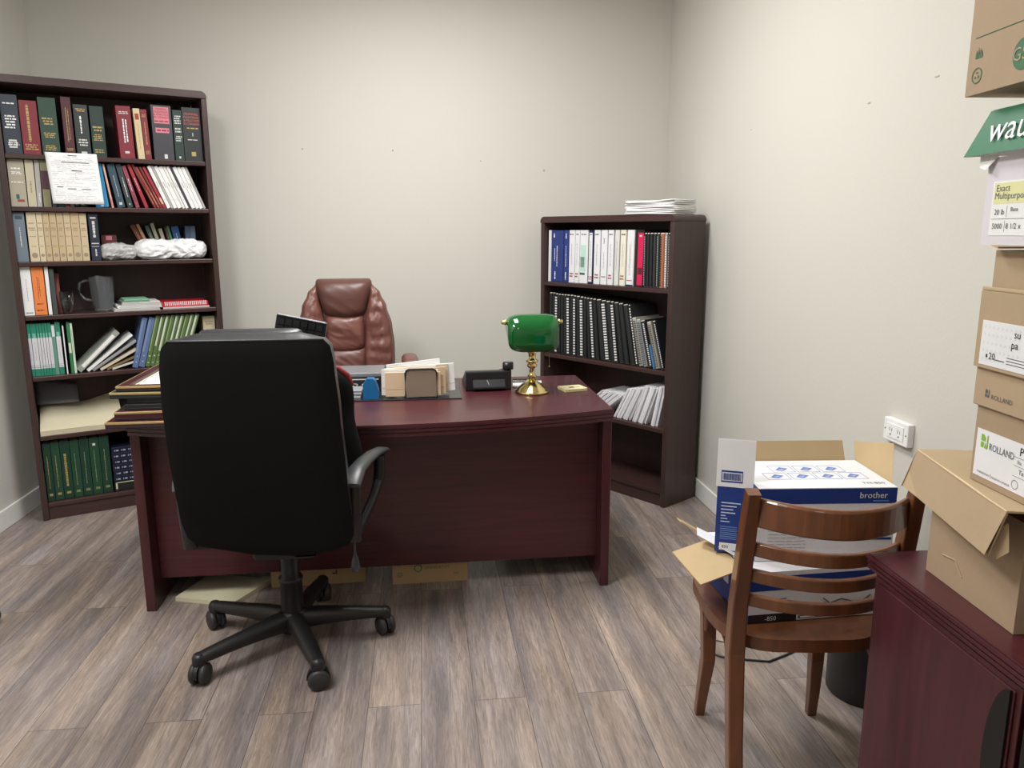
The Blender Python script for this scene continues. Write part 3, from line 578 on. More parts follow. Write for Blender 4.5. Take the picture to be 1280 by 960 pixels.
for i,(u,w,cv,cb,ds,lb) in enumerate([(.7375,.0165,BC,BC,(LG,.3,.3),'black comb-bound report right of the pink-spined binder'),(.755,.016,BC2,BC,None,'glossy black report second after the pink-spined binder'),(.773,.02,BC,BC,None,'plain black report with a speck of orange, middle of the black trio'),(.795,.02,BC,BC2,None,'black report left of the green-edged one'),(.817,.018,BC,mat((40,70,56)),(LG,.25,.5),'black report with dark green comb, top tier'),(.838,.03,mat((176,112,84)),mat((164,100,74)),(BLK,.45,.3),'orange-brown comb-bound report, top tier'),(.87,.014,mat((120,116,110)),mat((170,168,164)),(WHITE,.6,.5),'grey wire-bound report near the right end, top tier'),(.886,.02,BC,BC,(LG,.2,.5),'last black report at the right end, top tier')]):
    M, t, hh = stand(MR, 1.145, u, w, -.003, .279, .03); coil(M, t, hh, .2, cv, cb, lb, 'comb-bound reports on the top tier', ds)
WD = (mat((226, 226, 226), .5), .75, .5)
R2 = [(.045,.024,0,.357,None),(.07,.022,0,.357,None),(.094,.022,0,.354,WD),(.118,.022,0,.352,None),(.142,.024,-.004,.352,None),(.168,.024,-.006,.352,None),(.194,.023,-.008,.352,WD),(.219,.024,-.006,.352,None),(.245,.022,-.007,.35,WD),(.269,.03,-.009,.349,None),(.301,.026,-.012,.347,WD),(.329,.028,-.012,.345,None),(.359,.03,-.02,.344,None),(.391,.026,-.03,.343,WD),(.419,.032,-.034,.342,None),(.453,.038,-.042,.342,None),(.493,.032,-.045,.339,WD),(.527,.03,-.045,.337,None),(.559,.03,-.045,.336,WD),(.591,.034,-.051,.334,None),(.627,.038,-.056,.331,None),(.667,.034,-.064,.328,None),(.703,.016,-.066,.326,'W')]
R2 = [(u, w-max(0, sh-R2[i+1][2]) if i+1 < len(R2) else w, sh, h, ds) for i, (u, w, sh, h, ds) in enumerate(R2)]
for i,(u,w,sh,h,ds) in enumerate(R2):
    M, t, hh = stand(MR, .725, u, w, sh, h, .03)
    d = ds if ds != 'W' else (WHITE, .5, .8)
    lb = f'tall black report with white-dotted comb, {wl[i]} from the left, second tier' if ds else f'tall black comb-bound report, {wl[i]} from the left, second tier'
    coil(M, t, hh, .21, BC2 if i % 3 == 1 else BC, BC, lb, 'tall black reports on the second tier', d)
GW2 = mat((150, 150, 144), .5)
for i,(u,w,sh,h,c,lb) in enumerate([(.727,.028,-.062,.262,mat((170,170,164)),'shorter grey wire-bound report, first after the tall black ones'),(.757,.026,-.062,.255,mat((150,156,164)),'shorter blue-grey wire-bound report, second after the tall black ones'),(.785,.034,-.068,.252,BC,'shorter black report between two grey wire-bound ones'),(.821,.012,-.07,.25,mat((60,120,170)),'thin blue booklet low between leaning reports'),(.836,.027,-.072,.249,mat((168,162,146)),'shorter cream-grey wire-bound report near the right end'),(.870,.023,-.072,.255,BC,'shorter black report last at the right end, second tier')]):
    M, t, hh = stand(MR, .725, u, w, sh, h, .03)
    if i == 3: book(M, 'booklet', t, hh*.5, .18, c, 'soft', [], lb, 'booklet')
    else: coil(M, t, hh, .2, c if c is BC else GW2, c, lb, 'shorter reports on the second tier', (mat((90, 90, 88)), .8, .5) if c is not BC else (WHITE, .25, .8))
# third tier: stapled white documents
SH = mat((236, 236, 240), .6)
for i in range(9):
    th = R(52); M = MR @ Matrix.Translation((.30+.0185*i, .03+.004*(i % 2), .4205+.0096*math.sin(th))) @ Matrix.Rotation(th, 4, 'Y')
    book(M, 'stapled_document', .0095, .215, .2, SH, 'sheets', [], 'white stapled document fanned low on the third tier of the right bookcase', 'document', 'fanned white documents on the third tier', page=SH)
for i in range(17):
    g = (i >= 8)+(i >= 14); u = .562+.0145*i+(0, .0185, .052)[g]; sh = (.098, .080, .048)[g]; h = (.178+.003*i, .212, .222+.001*(i-14))[g]
    M, t, hh = stand(MR, .42, u, .0143, sh, h, .025+.006*math.sin(i*2))
    book(M, 'stapled_document', t, hh, .2, SH, 'sheets', [], 'white stapled document leaning upright on the third tier of the right bookcase', 'document', 'leaning white documents on the third tier')
# papers on top of right bookcase
z = RZ+.0005
for i in range(9):
    b = MB(); th = .0075; w_, d_ = .29, .215; dx, dy = rng.uniform(-.008, .008), rng.uniform(-.006, .006)
    M = MR @ Matrix.Translation((.75+dx, .135+dy, z)) @ Matrix.Rotation(R(8+rng.uniform(-4, 4)), 4, 'Z')
    b.grid(lambda u, w: (-w_/2+w_*u, -d_/2+d_*w, th/2+(.0015*math.sin(u*5+i)+.012*max(0, u-.72)*(i > 5))), 10, 4, WHITE)
    lab = 'lowest' if i == 0 else 'topmost' if i == 8 else f'{wl[i]} from the bottom'
    tag(b.build('document', M=M, solid=th*.8), f'white document lying on top of the right bookcase, {lab} of its stack', 'document', 'white documents on top of the right bookcase'); z += th+.0004
# ------------------------------------------------------------------ desk
dk = thing('office_desk', 'large bow-front mahogany executive desk in the middle of the room', 'desk', TR(-1.086, 2.847, 0, .4))
DWd = 1.818
def bowpts(off, n=20, y1=.74):
    pts = []
    for i in range(n+1):
        s = i/n; x = off+(DWd-2*off)*s; pts.append((x, off*.9+.003-.145*(1-(2*s-1)**2)))
    return pts+[(DWd-off, y1), (off, y1)]
b = MB(); zt = .748
prof = [(.004, .748, .744), (.0, .744, .733), (.006, .733, .729), (.002, .729, .718), (.008, .718, .714), (.004, .714, .702)]
b.prism(bowpts(.004), .744, .748, MAHOG)
for off, z1, z0 in prof[1:]: b.prism(bowpts(off), z0, z1, MAHOG)
b.build('desktop', dk, bevel=.001)
for x in (0.004, DWd-.04): MB().box(x, x+.036, .02, .73, 0, .7015, MAHOGV).build('end_panel', dk, bevel=.003)
MB().box(.0405, DWd-.0405, .10, .118, .10, .7015, MAHOG).build('modesty_panel', dk, bevel=.001)
for x, s in ((.0405, 0), (DWd-.0405-.38, 1)):
    MB().box(x, x+.38, .16, .70, .1, .7, MAHOGV).build('drawer_pedestal', dk, bevel=.002)
    for k in range(3):
        f = MB().box(x+.01, x+.37, .7005, .716, .11+.197*k, .30+.197*k, MAHOG).build('drawer', dk, bevel=.002)
        MB().tube([(x+.16, .717, .2+.197*k), (x+.17, .735, .2+.197*k), (x+.25, .735, .2+.197*k), (x+.26, .717, .2+.197*k)], .004, BLK, 8).build('handle', f)
DZ = .7485
# ------------------------------------------------------------------ stuff under the desk
KR = mat((176, 146, 108), .7, bump=.1, bscale=90); KRD = mat((186, 150, 106), .7); KIN = mat((180, 157, 119), .7); GRNP = mat((56, 102, 66), .6)
def carton(name, M, x, y, z, label, front, m=KR, tape=None, group=None, bev=.003):
    t = thing(name, label, 'box', M, group)
    b = MB(); b.box(0, x, 0, y, 0, z, m); 
    for s in front: s(b)
    b.build('carton_body', t, bevel=bev)
    if tape: MB().box(0, x, y/2-.024, y/2+.024, z, z+.0006, tape).build('tape', t)
    return t
def ring(b, cx, cz, r, m, w=.2, y=-.0008, sx=1):
    n = 20
    vo = [(cx+r*sx*math.cos(2*math.pi*i/n), y, cz+r*math.sin(2*math.pi*i/n)) for i in range(n)]; vi = [(cx+r*sx*(1-w)*math.cos(2*math.pi*i/n), y, cz+r*(1-w)*math.sin(2*math.pi*i/n)) for i in range(n)]
    b.add(vo+vi, [(i, (i+1) % n, n+(i+1) % n, n+i) for i in range(n)], m)
def recycle(b, cx, cz, r, m, y=-.0008):
    for k in range(3):
        a = R(90+120*k)
        c, s = math.cos(a), math.sin(a)
        pts = [(-.45, -.18), (.1, -.18), (.1, -.36), (.48, -.02), (.1, .3), (.1, .12), (-.3, .12)]
        b.add([(cx+r*(.55*c+(p[0]*-s+p[1]*c)*.75), y, cz+r*(.55*s+(p[0]*c+p[1]*s)*.75)) for p in pts], [tuple(range(7))], m)
def leaf(b, cx, cz, r, m, y=-.0008):
    for k, (dx, hgt) in enumerate(((-.55, .8), (-.1, 1.2), (.35, 1.0), (.7, .6))):
        x = cx+dx*r; b.add([(x-.2*r, y, cz-.5*r), (x+.2*r, y, cz-.5*r), (x+.16*r, y, cz+.1*r), (x, y, cz+hgt*r), (x-.16*r, y, cz+.1*r)], [(0, 1, 2, 3, 4)], m)
def f2(b):
    leaf(b, .028, .088, .012, GRNP); ring(b, .03, .04, .011, GRNP, .18); recycle(b, .03, .04, .008, GRNP)
    ring(b, .105, .066, .017, GRNP, .25); b.text('GRAND&TOY', .012, GRNP, face(.13, -.0008, .06)); b.text('2PG', .010, GRNP, face(.25, -.0008, .03))
carton('cardboard_box', TR(-.153, 2.993, 0, 1), .31, .3, .21, 'kraft box with small green print under the desk, right one', [f2])
def f1(b):
    ring(b, .325, .12, .022, BLK, .16); recycle(b, .325, .12, .015, BLK)
    for x in (.1, .245): b.box(x, x+.02, -.0012, 0, .045, .05, BLK); b.box(x+.016, x+.02, -.0012, 0, .045, .064, BLK)
carton('cardboard_box', TR(-.645, 3.02, 0, 2), .38, .28, .2, 'kraft box with black recycling mark under the desk, left one', [f1], bev=.012)
b = MB()
fp = [(-1.0, 2.945), (-.76, 2.87), (-.645, 3.08), (-.69, 3.10), (-.70, 3.085), (-.92, 3.15)]
b.prism(fp, .0006, .018, mat((206, 200, 170), .6)); b.prism([(-.72,3.0),(-.655,3.06),(-.665,3.085),(-.73,3.06)], .0185, .022, mat((216, 210, 182)))
tag(b.build('file_folder', bevel=.002), 'cream file folder lying on the floor under the desk', 'folder')
# ------------------------------------------------------------------ things on the desk
bl = MB().box(-.62, .15, 3.125, 3.52, DZ, DZ+.004, mat((38, 40, 44), .25)); 
tag(bl.build('desk_blotter', bevel=.001), 'black desk pad lying under the papers on the desk', 'desk pad')
BZ = DZ+.0045
t = thing('letter_sorter', 'black wire letter sorter full of cards on the desk', 'letter sorter', TR(-.017, 3.140, BZ, 0))
WIR = mat((22, 22, 24), .4)
def hoop(x0, x1, z1, y, r=.0035): 
    c = .018
    return [(x0, y, .003), (x0, y, z1-c), (x0+c*.3, y, z1-c*.3), (x0+c, y, z1), (x1-c, y, z1), (x1-c*.3, y, z1-c*.3), (x1, y, z1-c), (x1, y, .003), (x0, y, .003)]
MB().tube(hoop(-.065, .065, .122, 0), .0035, WIR, 8).build('front_hoop', t)
MB().tube(hoop(-.065, .065, .122, .105), .0035, WIR, 8).build('rear_hoop', t)
b = MB()
for x in (-.05, 0, .05): b.tube([(x, 0, .003), (x, .105, .003)], .003, WIR, 6)
b.build('base_wires', t)
mesh = MB().box(-.062, .062, .0015, .0025, .003, .118, mat((132, 116, 100), .6)); mesh.build('mesh_panel', t)
CARD = [((208, 184, 152), -.165, .062, .100, 0), ((226, 224, 218), -.182, .05, .108, 1), ((200, 176, 144), -.15, .085, .112, -1), ((228, 226, 222), -.165, .05, .112, -3), ((208, 190, 164), -.14, .098, .118, -2), ((230, 230, 230), -.10, .125, .116, -3), ((228, 228, 228), -.15, .075, .124, -6), ((206, 186, 156), -.09, .1, .112, 0)]
names = ['tan envelope at the front of the letter sorter', 'white card sticking out left of the letter sorter', 'tan envelope third from the front in the letter sorter', 'tilted white card inside the letter sorter', 'pale tan envelope in the middle of the letter sorter', 'white card sticking out right of the letter sorter', 'tallest white sheet leaning at the back of the letter sorter', 'rearmost tan card in the letter sorter']
for i, (c, x0, x1, h, a) in enumerate(CARD):
    b = MB(); b.box(0, x1-x0, 0, .006, 0, h, mat(c, .6)); b.box(.003, x1-x0-.002, -.0007, 0, .03, .032, mat((190, 160, 120)) if i % 2 == 0 else LG)
    dz = max(0, math.sin(R(a))*(x1-x0)); dz = dz+.001
    M = Matrix.Translation((-.017+x0+.018, 3.1495+i*.0095, BZ+.0065+dz)) @ Matrix.Rotation(R(a), 4, 'Y')
    tag(b.build('envelope', M=M, bevel=.001, seg=1), names[i], 'envelope', 'cards in the letter sorter')
# blue tape dispenser / box
b = MB(); BL_ = mat((22, 96, 148), .35); pr = [(0, 0), (.075, 0), (.075, .035), (.06, .075), (.05, .085), (.02, .085), (0, .06)]
b.prism([(p[0]*.85, p[1]) for p in pr], -.025, .025, BL_, 'y'); b.box(-.001, .02, -.018, .018, .02, .05, mat((14, 60, 110))); 
tag(b.build('tape_dispenser', M=TR(-.255, 3.165, BZ), bevel=.003), 'blue desk gadget standing left of the letter sorter', 'desk accessory')
# small computer with ports facing the room
t = thing('mini_computer', 'flat silver and black computer with rear ports on the desk', 'computer', TR(-.50, 3.30, BZ, 0))
SLM = mat((150, 152, 156), .35, .5); MB().box(0, .32, 0, .2, .065, .082, SLM).build('lid', t, bevel=.003); 
b = MB().box(.002, .318, .002, .198, 0, .0645, mat((30, 30, 34), .35)); b.build('case', t, bevel=.002)
b = MB()
for i, x in enumerate((.13, .16, .20, .24, .275)):
    T = face(x, .0015, .03)
    if i in (2, 3, 4): b.lathe([(.012, 0), (.012, .002)], SILV, 16, T=T @ Matrix.Scale(.55, 4, (0, 1, 0))); b.lathe([(.0075, .002), (.0075, .0026)], BLK, 16, T=T @ Matrix.Scale(.5, 4, (0, 1, 0)))
    else: b.box(x-.01, x+.01, -.0005, .0015, .024, .038, SILV); b.box(x-.008, x+.008, -.001, -.0005, .026, .036, BLK)
b.box(.05, .3, -.0003, .0015, .052, .056, SILV); b.build('port_row', t)
for i, (y, c, lb) in enumerate(((3.175, (206, 208, 210), 'white papers lying in front of the flat computer'), )):
    b = MB()
    for k in range(4): b.box(-.47+.004*k, -.268+.002*k, y, y+.1, BZ+.008*k+.0002, BZ+.008*k+.006, mat(c) if k % 2 == 0 else mat((130, 134, 140)))
    tag(b.build('paper_stack', bevel=.001, seg=1), lb, 'papers')
# phone
PB = mat((30, 31, 34), .3)
t = thing('desk_phone', 'black office telephone seen from behind on the desk', 'telephone', TR(.175, 3.275, DZ, 3))
b = MB(); b.prism([(0, 0), (.17, 0), (.17, .018), (.02, .088), (.0, .085)], 0, .2, PB, 'x'); b.build('phone_body', t, bevel=.006)
MB().prism([(-.004, .01), (-.0005, .01), (-.0005, .05), (-.022, .02), (-.022, .012)], .03, .17, mat((48, 49, 52), .2), 'x').build('phone_foot', t, bevel=.002)
MB().tube([(.098, -.023, .03), (.09, -.02, .05)], .0015, SILV, 6).build('tab', t)
hs = MB(); hs.pillow(-.0, .048, .084, .122, .025, .025, .025, PB, q=4, p=3, nu=12, nv=10, T=TR(.165, 0, 0)); hs.pillow(-.0, .044, .03, .07, .14, .025, .025, PB, q=4, p=3, nu=12, nv=10, T=TR(.167, 0, 0)); hs.tube([(.19, .02, .1), (.19, .08, .085), (.19, .14, .06)], .014, PB, 10); hs.build('handset', t, weld='n')
b = MB(); pth = []
for i in range(160):
    s = i/159; a = s*2*math.pi*15; pth.append((.215+.075*s, .03+.05*math.sin(s*3), .012+.007*math.cos(a)+.02*math.sin(s*3.1)+.0), ) if 0 else pth.append((.215+.075*s, .05+.008*math.sin(a), .03+.008*math.cos(a)))
b.tube(pth, .0018, PB, 5); b.build('coiled_cord', t)
b = MB().box(-.0, .13, 0, .14, 0, .005, WHITE); tag(b.build('paper', M=TR(.385, 3.335, DZ, -8)), 'white paper lying between the telephone and the brass lamp', 'paper')
b = MB().box(0, .105, 0, .085, 0, .012, mat((226, 216, 168), .6)); b.box(.035, .06, .03, .05, .012, .0124, BLK); b.box(.065, .085, .035, .04, .012, .0124, BLK)
for k in range(5): b.box(.0002, .1048, -.0003, .0002, .0015+k*.0022, .0022+k*.0022, STAMP)
tag(b.build('note_pad', M=TR(.60, 3.20, DZ, 14) , bevel=.001, seg=1), 'cream note pad at the right end of the desk', 'note pad')
# banker's lamp
t = thing('bankers_lamp', 'brass desk lamp with a green glass shade', 'desk lamp', TR(.457, 3.222, DZ, 2))
BR = mat((222, 202, 140), .16, 1); GS = mat((8, 84, 34), .06, coat=.5)
MB().lathe([(0, 0), (.072, 0), (.073, .006), (.07, .012), (.066, .014), (.062, .022), (.05, .03), (.046, .036), (.03, .045), (.022, .055), (.0, .056)], BR, 40).build('lamp_base', t)
MB().lathe([(.0, .05), (.012, .056), (.01, .066), (.016, .072), (.01, .08), (.008, .105), (.016, .112), (.018, .12), (.012, .128), (.02, .134), (.021, .14), (.012, .147), (.013, .17), (.018, .176), (.012, .184), (.008, .19), (.009, .2), (.006, .212), (.004, .225), (.004, .29)], BR, 24, T=Matrix.Diagonal((1.25, 1.25, 1, 1))).build('column', t)
MB().tube([(-.118, 0, .308), (0, -.0, .308), (.118, 0, .308)], .004, BR, 8).build('yoke_bar', t)
for s in (-1, 1):
    MB().lathe([(0, 0), (.01, .001), (.013, .007), (.008, .012), (.01, .016), (.006, .022), (0, .024)], BR, 14, T=Matrix.Translation((s*.11, 0, .305)) @ Matrix.Rotation(s*R(90), 4, 'Y')).build('finial', t)
b = MB(); N1, N2 = 40, 24
def shade(u, w):
    s = u*2-1; s = math.sin(s*math.pi/2); e = max(0, 1-abs(s)**4.5)**(1/3.2) if abs(s) < 1 else 0
    a = R(200-(200-10)*w)      # from front lower edge over the top to the back
    ee = .35+.65*e
    y = math.cos(a)*.072*ee; zz = math.sin(a)*.068*ee
    if a > R(180): zz = -(a-R(180))*.24*ee
    return (s*.108, y, .275+zz-.005)
b.grid(shade, N1, N2, GS)
for s in (0, 1): 
    ring_ = [shade(s, j/N2) for j in range(N2+1)]; b.add(ring_, [tuple(range(len(ring_)))], GS)
b.build('lamp_shade', t, weld='n', solid=.004)
MB().tube([(.075, .0, .24), (.075, 0, .115)], .0007, BR, 5).lathe([(0, 0), (.003, .002), (.003, .006), (0, .008)], BR, 8, T=Matrix.Translation((.075, 0, .108))).build('pull_chain', t)
# framed certificates stack on the left of the desk
z = DZ+.0002; FRM = mat((66, 22, 28), .3); GE = mat((176, 156, 106), .4, .3); BK = mat((24, 24, 24), .5)
for i, (x, y, rot, w_, d_, th, fc, lb) in enumerate([(-1.125, 2.775, 1, .42, .34, .022, FRM, 'lowest framed certificate in the stack on the desk'), (-1.10, 2.80, 3, .40, .33, .03, FRM, 'second framed certificate from the bottom, dark red with gold edge'), (-1.075, 2.83, 0, .38, .32, .02, BK, 'plain black frame in the middle of the stack on the desk'), (-1.07, 2.85, -2, .36, .3, .018, BK, 'second black frame in the stack on the desk'), (-1.125, 2.84, -1, .42, .33, .022, BK, 'gold-edged black frame under the top certificate'), (-1.105, 2.85, 1, .4, .5, .02, FRM, 'top framed certificate with dark red border and pale document')]):
    t = thing('framed_certificate', lb, 'picture frame', TR(x, y, z, rot), 'framed certificates stacked on the desk')
    bw = .035; b = MB()
    z0 = .007; b.box(0, w_, 0, d_, 0, z0, BK)
    for q in ((0, w_, 0, bw), (0, w_, d_-bw, d_), (0, bw, bw, d_-bw), (w_-bw, w_, bw, d_-bw)): b.box(*q, z0, th, fc)
    if i not in (2, 3):
        for q in ((-.001, w_+.001, -.001, .003), (-.001, .003, 0, d_), (w_-.003, w_+.001, 0, d_)): b.box(*q, th-.008, th+.0004, GE)
    b.build('frame', t, bevel=.001, seg=1)
    c = MB().box(bw, w_-bw, bw, d_-bw, z0, z0+.002, mat((214, 210, 190), .5))
    c.box(bw+.01, w_-bw-.01, bw+.01, d_-bw-.01, z0+.002, z0+.0025, mat((96, 130, 112))).box(bw+.014, w_-bw-.014, bw+.014, d_-bw-.014, z0+.0025, z0+.003, mat((222, 224, 220)))
    c.build('certificate', t); z += th+.001
# ------------------------------------------------------------------ swivel chair base
def star(t, m, r, ang0, hub=.12, zcol=.4, angs=None, scale=1):
    b = MB(); b.lathe([(0, .06), (.044, .06), (.047, .10), (.044, .135), (0, .135)], m, 28); b.build('hub', t)
    b = MB(); b.lathe([(.038, .1355), (.038, .245), (.041, .247), (.041, .256), (.031, .258), (.031, zcol)], m, 28); b.build('gas_column', t)
    for k in range(5):
        a = R(angs[k] if angs else ang0+72*k); rr = r[k] if isinstance(r, (list, tuple)) else r; c, s = math.cos(a), math.sin(a)
        path = [(c*q, s*q, z) for q, z in ((.02, .1), (.1, .1), (.2, .095), (rr-.03, .088), (rr+.012, .085))]
        MB().tube(path, [(.034, .04), (.031, .034), (.028, .026), (.025, .021), (.021, .016)], m, 12).lathe([(.02, .062), (.022, .068), (.022, .092), (.015, .102), (0, .103)], m, 14, T=Matrix.Translation((c*rr, s*rr, 0))).build('base_leg', t)
        T = TR(c*rr, s*rr, 0, math.degrees(a)+40+37*k)
        ct = MB()
        ct.prism([(.037*math.cos(q), .036+.037*math.sin(q)) for q in [R(x) for x in range(-10, 200, 15)]], -.006, .006, m, 'y')
        ct.tube([(0, 0, .03), (0, 0, .066)], .008, m, 8); co = ct.build('caster', t, M=T)
        for sg in (-1, 1):
            MB().lathe([(.0, .0), (.028, .0), (.034, .003), (.0345, .015), (.028, .021), (.012, .024), (0, .024)], mat((44, 44, 46), .5), 22, T=Matrix.Translation((0, sg*.007, .0347)) @ Matrix.Rotation(R(-90*sg), 4, 'X')).build('wheel', co)
FAB = mat((17, 17, 18), .95, bump=.25, bscale=600, spec=.2); LEA = mat((42, 43, 46), .38, bump=.15, bscale=120); PLB_ = mat((26, 26, 28), .42); ARM = mat((58, 60, 62), .4)
bc = thing('office_chair', 'black high-back office chair seen from behind in front of the desk', 'office chair', TR(-.48, 2.56, 0, 0))
dx, dy = -.48, 2.56
pts = [(-.743, 2.322+.03), (-.361, 2.251+.03), (-.165, 2.60), (-.785, 2.715), (-.42, 2.885)]
star(bc, PLB_, [math.hypot(x-dx, y-dy) for x, y in pts], 0, zcol=.41, angs=[math.degrees(math.atan2(y-dy, x-dx)) for x, y in pts])
# seat
b = MB(); b.pillow(-.26, .24, -.17, .26, 0, .05, .045, LEA, q=5, p=5, T=FLAT(.49))
b.build('seat', bc, weld='n')
MB().box(-.1, .1, -.1, .1, .36, .41, PLB_).build('seat_mechanism', bc, bevel=.01)
# backrest: slab following the photo's outline on a reclined plane
def prof(zs, xs):
    def f(z):
        if z <= zs[0]: return xs[0]
        for i in range(len(zs)-1):
            if z <= zs[i+1]:
                q = (z-zs[i])/(zs[i+1]-zs[i]); q = q*q*(3-2*q); return xs[i]*(1-q)+xs[i+1]*q
        return xs[-1]
    return f
zL = prof([.40, .425, .46, .49, .555, .75, .91, 1.03, 1.10, 1.13], [-.36, -.6, -.715, -.748, -.757, -.757, -.753, -.746, -.737, -.715])
zR = prof([.40, .415, .45, .49, .67, .91, 1.05, 1.105, 1.125], [-.44, -.30, -.245, -.238, -.245, -.253, -.260, -.266, -.285])
def yb_(z): return 2.38-.16/.67*(z-.45)+.02*((z-.75)/.35)**2-.02
b = MB()
def backf(depth, inset, flip, zt0=.402, zt1=1.128):
    def fn(u, w):
        z = zt0+(zt1-zt0)*w; l, r_ = zL(z)+inset, zR(z)-inset; s = (u*2-1); 
        x = l+(r_-l)*u; e = 1-abs(s)**8; ez = 1-max(0, (w-.93)/.07)**2*.6-max(0, (.05-w)/.05)**2*.6
        return (x-dx, yb_(z)-dy+depth(s, w, e*ez), z)
    return fn
fb = backf(lambda s, w, e: -.014*e, 0, 0); ff = backf(lambda s, w, e: .05+.05*e+.03*(abs(s) > .6)*e, 0, 1)
b.grid(fb, 40, 40, FAB); 
b.build('back_cover', bc)
b = MB(); b.grid(lambda u, w: ff(1-u, w), 40, 40, LEA)
for side in (0, 1): b.grid(lambda u, w: tuple(Vector(fb(side, w)).lerp(Vector(ff(side, w)), u)) , 4, 40, LEA)
b.grid(lambda u, w: tuple(Vector(fb(w, 1)).lerp(Vector(ff(w, 1)), u)+Vector((0, 0, .018*math.sin(math.pi*u)*min(1, 6*w, 6*(1-w))))), 8, 40, LEA)
b.grid(lambda u, w: tuple(Vector(fb(w, 0)).lerp(Vector(ff(w, 0)), u)), 4, 40, LEA)
b.build('backrest', bc, weld='n')
# piping along the top edge
MB().tube([tuple(Vector(fb(i/30, 1))+Vector((0, .002, .001))) for i in range(31)], .004, LEA, 8).build('piping', bc)
# head pad rolled over the top
b = MB(); b.pillow(-.655-dx, -.35-dx, 1.02, 1.152, yb_(1.12)-dy+.085, .062, .06, LEA, q=5, p=3, disp=lambda x, z: .006*noise.noise(Vector((x*14, z*9, 1))))
b.build('head_pad', bc, weld='n')
for s in (-1, 1):
    X = (lambda q: .243+q) if s > 0 else (lambda q: -.268-q)
    a = MB(); W_ = .016
    a.tube([(X(0), -.175, .45), (X(.004), -.185, .55), (X(.006), -.185, .645)], [(W_, .022)]*3, PLB_, 12, up=(1, 0, 0))
    a.tube([(X(0), -.175, .462), (X(.02), -.08, .485), (X(.05), .02, .53), (X(.066), .07, .575)], [(W_, .016)]*4, PLB_, 12, up=(1, 0, 0))
    a.tube([(X(.064), .065, .56), (X(.07), .072, .61), (X(.07), .07, .662)], [(W_, .02)]*3, PLB_, 12, up=(1, 0, 0))
    a.box(*sorted((X(-.06), X(.01))), -.17, .03, .44, .458, PLB_)
    a.build('armrest_frame', bc)
    a = MB(); path = [(X(.002), -.215, .648), (X(.004), -.195, .66), (X(.012), -.15, .68), (X(.03), -.08, .686), (X(.055), .0, .688), (X(.075), .07, .680), (X(.085), .11, .670), (X(.088), .125, .658)]
    a.tube(path, [(.026, .010), (.030, .013), (.030, .014), (.029, .014), (.027, .013), (.026, .012), (.023, .010), (.014, .007)], ARM, 16, up=(0, 0, 1)); a.build('armrest_pad', bc)
b = MB(); b.lathe([(0, 0), (.012, .005), (.016, .02), (.014, .04), (.008, .055), (.004, .07), (.004, .11)], mat((60, 64, 72), .2), 12, T=Matrix.Translation((.235, -.12, .315))); 
b.build('height_lever', bc)
# black bag on the chair seat and keyboard standing in it
t = thing('backpack', 'black backpack with a red flap sitting on the black chair', 'bag', TR(-.42, 2.50, 0, 0))
b = MB(); FB = mat((15, 15, 17), .9, spec=.2, bump=.3, bscale=300)
b.pillow(lambda q: -.17, lambda q: .205-.06*max(0, q-.45)**1.2*2.2+.015*math.sin(q*9)-.03*(1-q)**3, .548, 1.0, .09, .06, .09, FB, q=4, p=3, disp=lambda x, z: .02*noise.noise(Vector((x*9, z*9, 4))))
b.build('bag_body', t, weld='n')
b = MB(); b.tube([(.10, .02, 1.0), (.135, .03, .992), (.165, .04, .965), (.182, .045, .93)], [(.006, .004), (.012, .009), (.013, .01), (.004, .004)], mat((130, 36, 40), .6), 8); b.build('red_flap', t)
t = thing('computer_keyboard', 'black computer keyboard standing on end behind the black chair back', 'keyboard', Matrix.Translation((-.455, 2.405, .752)) @ Matrix.Rotation(R(12), 4, 'Y') @ Matrix.Rotation(R(4), 4, 'X'))
MB().box(-.075, .075, 0, .018, 0, .43, PB).build('keyboard_case', t, bevel=.002)
b = MB()
for r_ in range(20):
    for c_ in range(6): b.box(-.068+c_*.0228, -.068+c_*.0228+.019, -.006, 0, .014+r_*.0205, .014+r_*.0205+.0172, mat((24, 24, 26), .4))
b.box(-.07, .07, -.0065, .0, .4315, .433, LG)
o_ = b.build('keys', t)
# pen
tag(MB().tube([(-.235, 3.07, DZ+.008), (-.218, 3.07, DZ+.1)], .004, mat((40, 60, 150)), 8).build('pen'), 'blue pen standing beside the backpack', 'pen') if 0 else None
# ------------------------------------------------------------------ brown leather chair behind the desk
BL2 = mat((98, 61, 55), .4, bump=.2, bscale=60); BLD = mat((88, 54, 48), .42, bump=.2, bscale=60); BLL = mat((108, 68, 60), .38, bump=.35, bscale=28)
bw_ = thing('executive_chair', 'brown leather executive chair with padded back behind the desk', 'office chair', TR(-.40, 3.95, 0, 3))
star(bw_, PLB_, .3, 20, zcol=.42)
yc = lambda z: .06+.10*(z-.55)
# outline half width of back (left and right) by height
def wr_(z): return prof([.55, .7, .85, .95, 1.05, 1.12, 1.17, 1.2], [.2, .245, .245, .236, .215, .185, .145, .10])(z)
def backp(z0, z1, l, r_, tf, tb, m, q=6, p=4, yo=0, disp=None, name='panel', sag=0):
    b = MB(); b.pillow(lambda w: l(z0+(z1-z0)*w), lambda w: r_(z0+(z1-z0)*w), z0, z1, lambda w: yc(z0+(z1-z0)*w)+yo, tf, tb, m, q, p, disp=disp, nu=44, nv=54, sag=sag); return b.build(name, bw_, weld='n')
wrk = lambda k, a: (lambda x, z: a*noise.noise(Vector((x*k*.5, z*k, 2.3)))+a*.9*(1-2*abs(noise.noise(Vector((x*k*.8, z*k*2.2+x*k, 7)))))*.6)
backp(.55, 1.17, lambda z: -wr_(z)-.005, lambda z: wr_(z)+.005, .03, .05, BL2, q=3, p=5, name='back_shell')
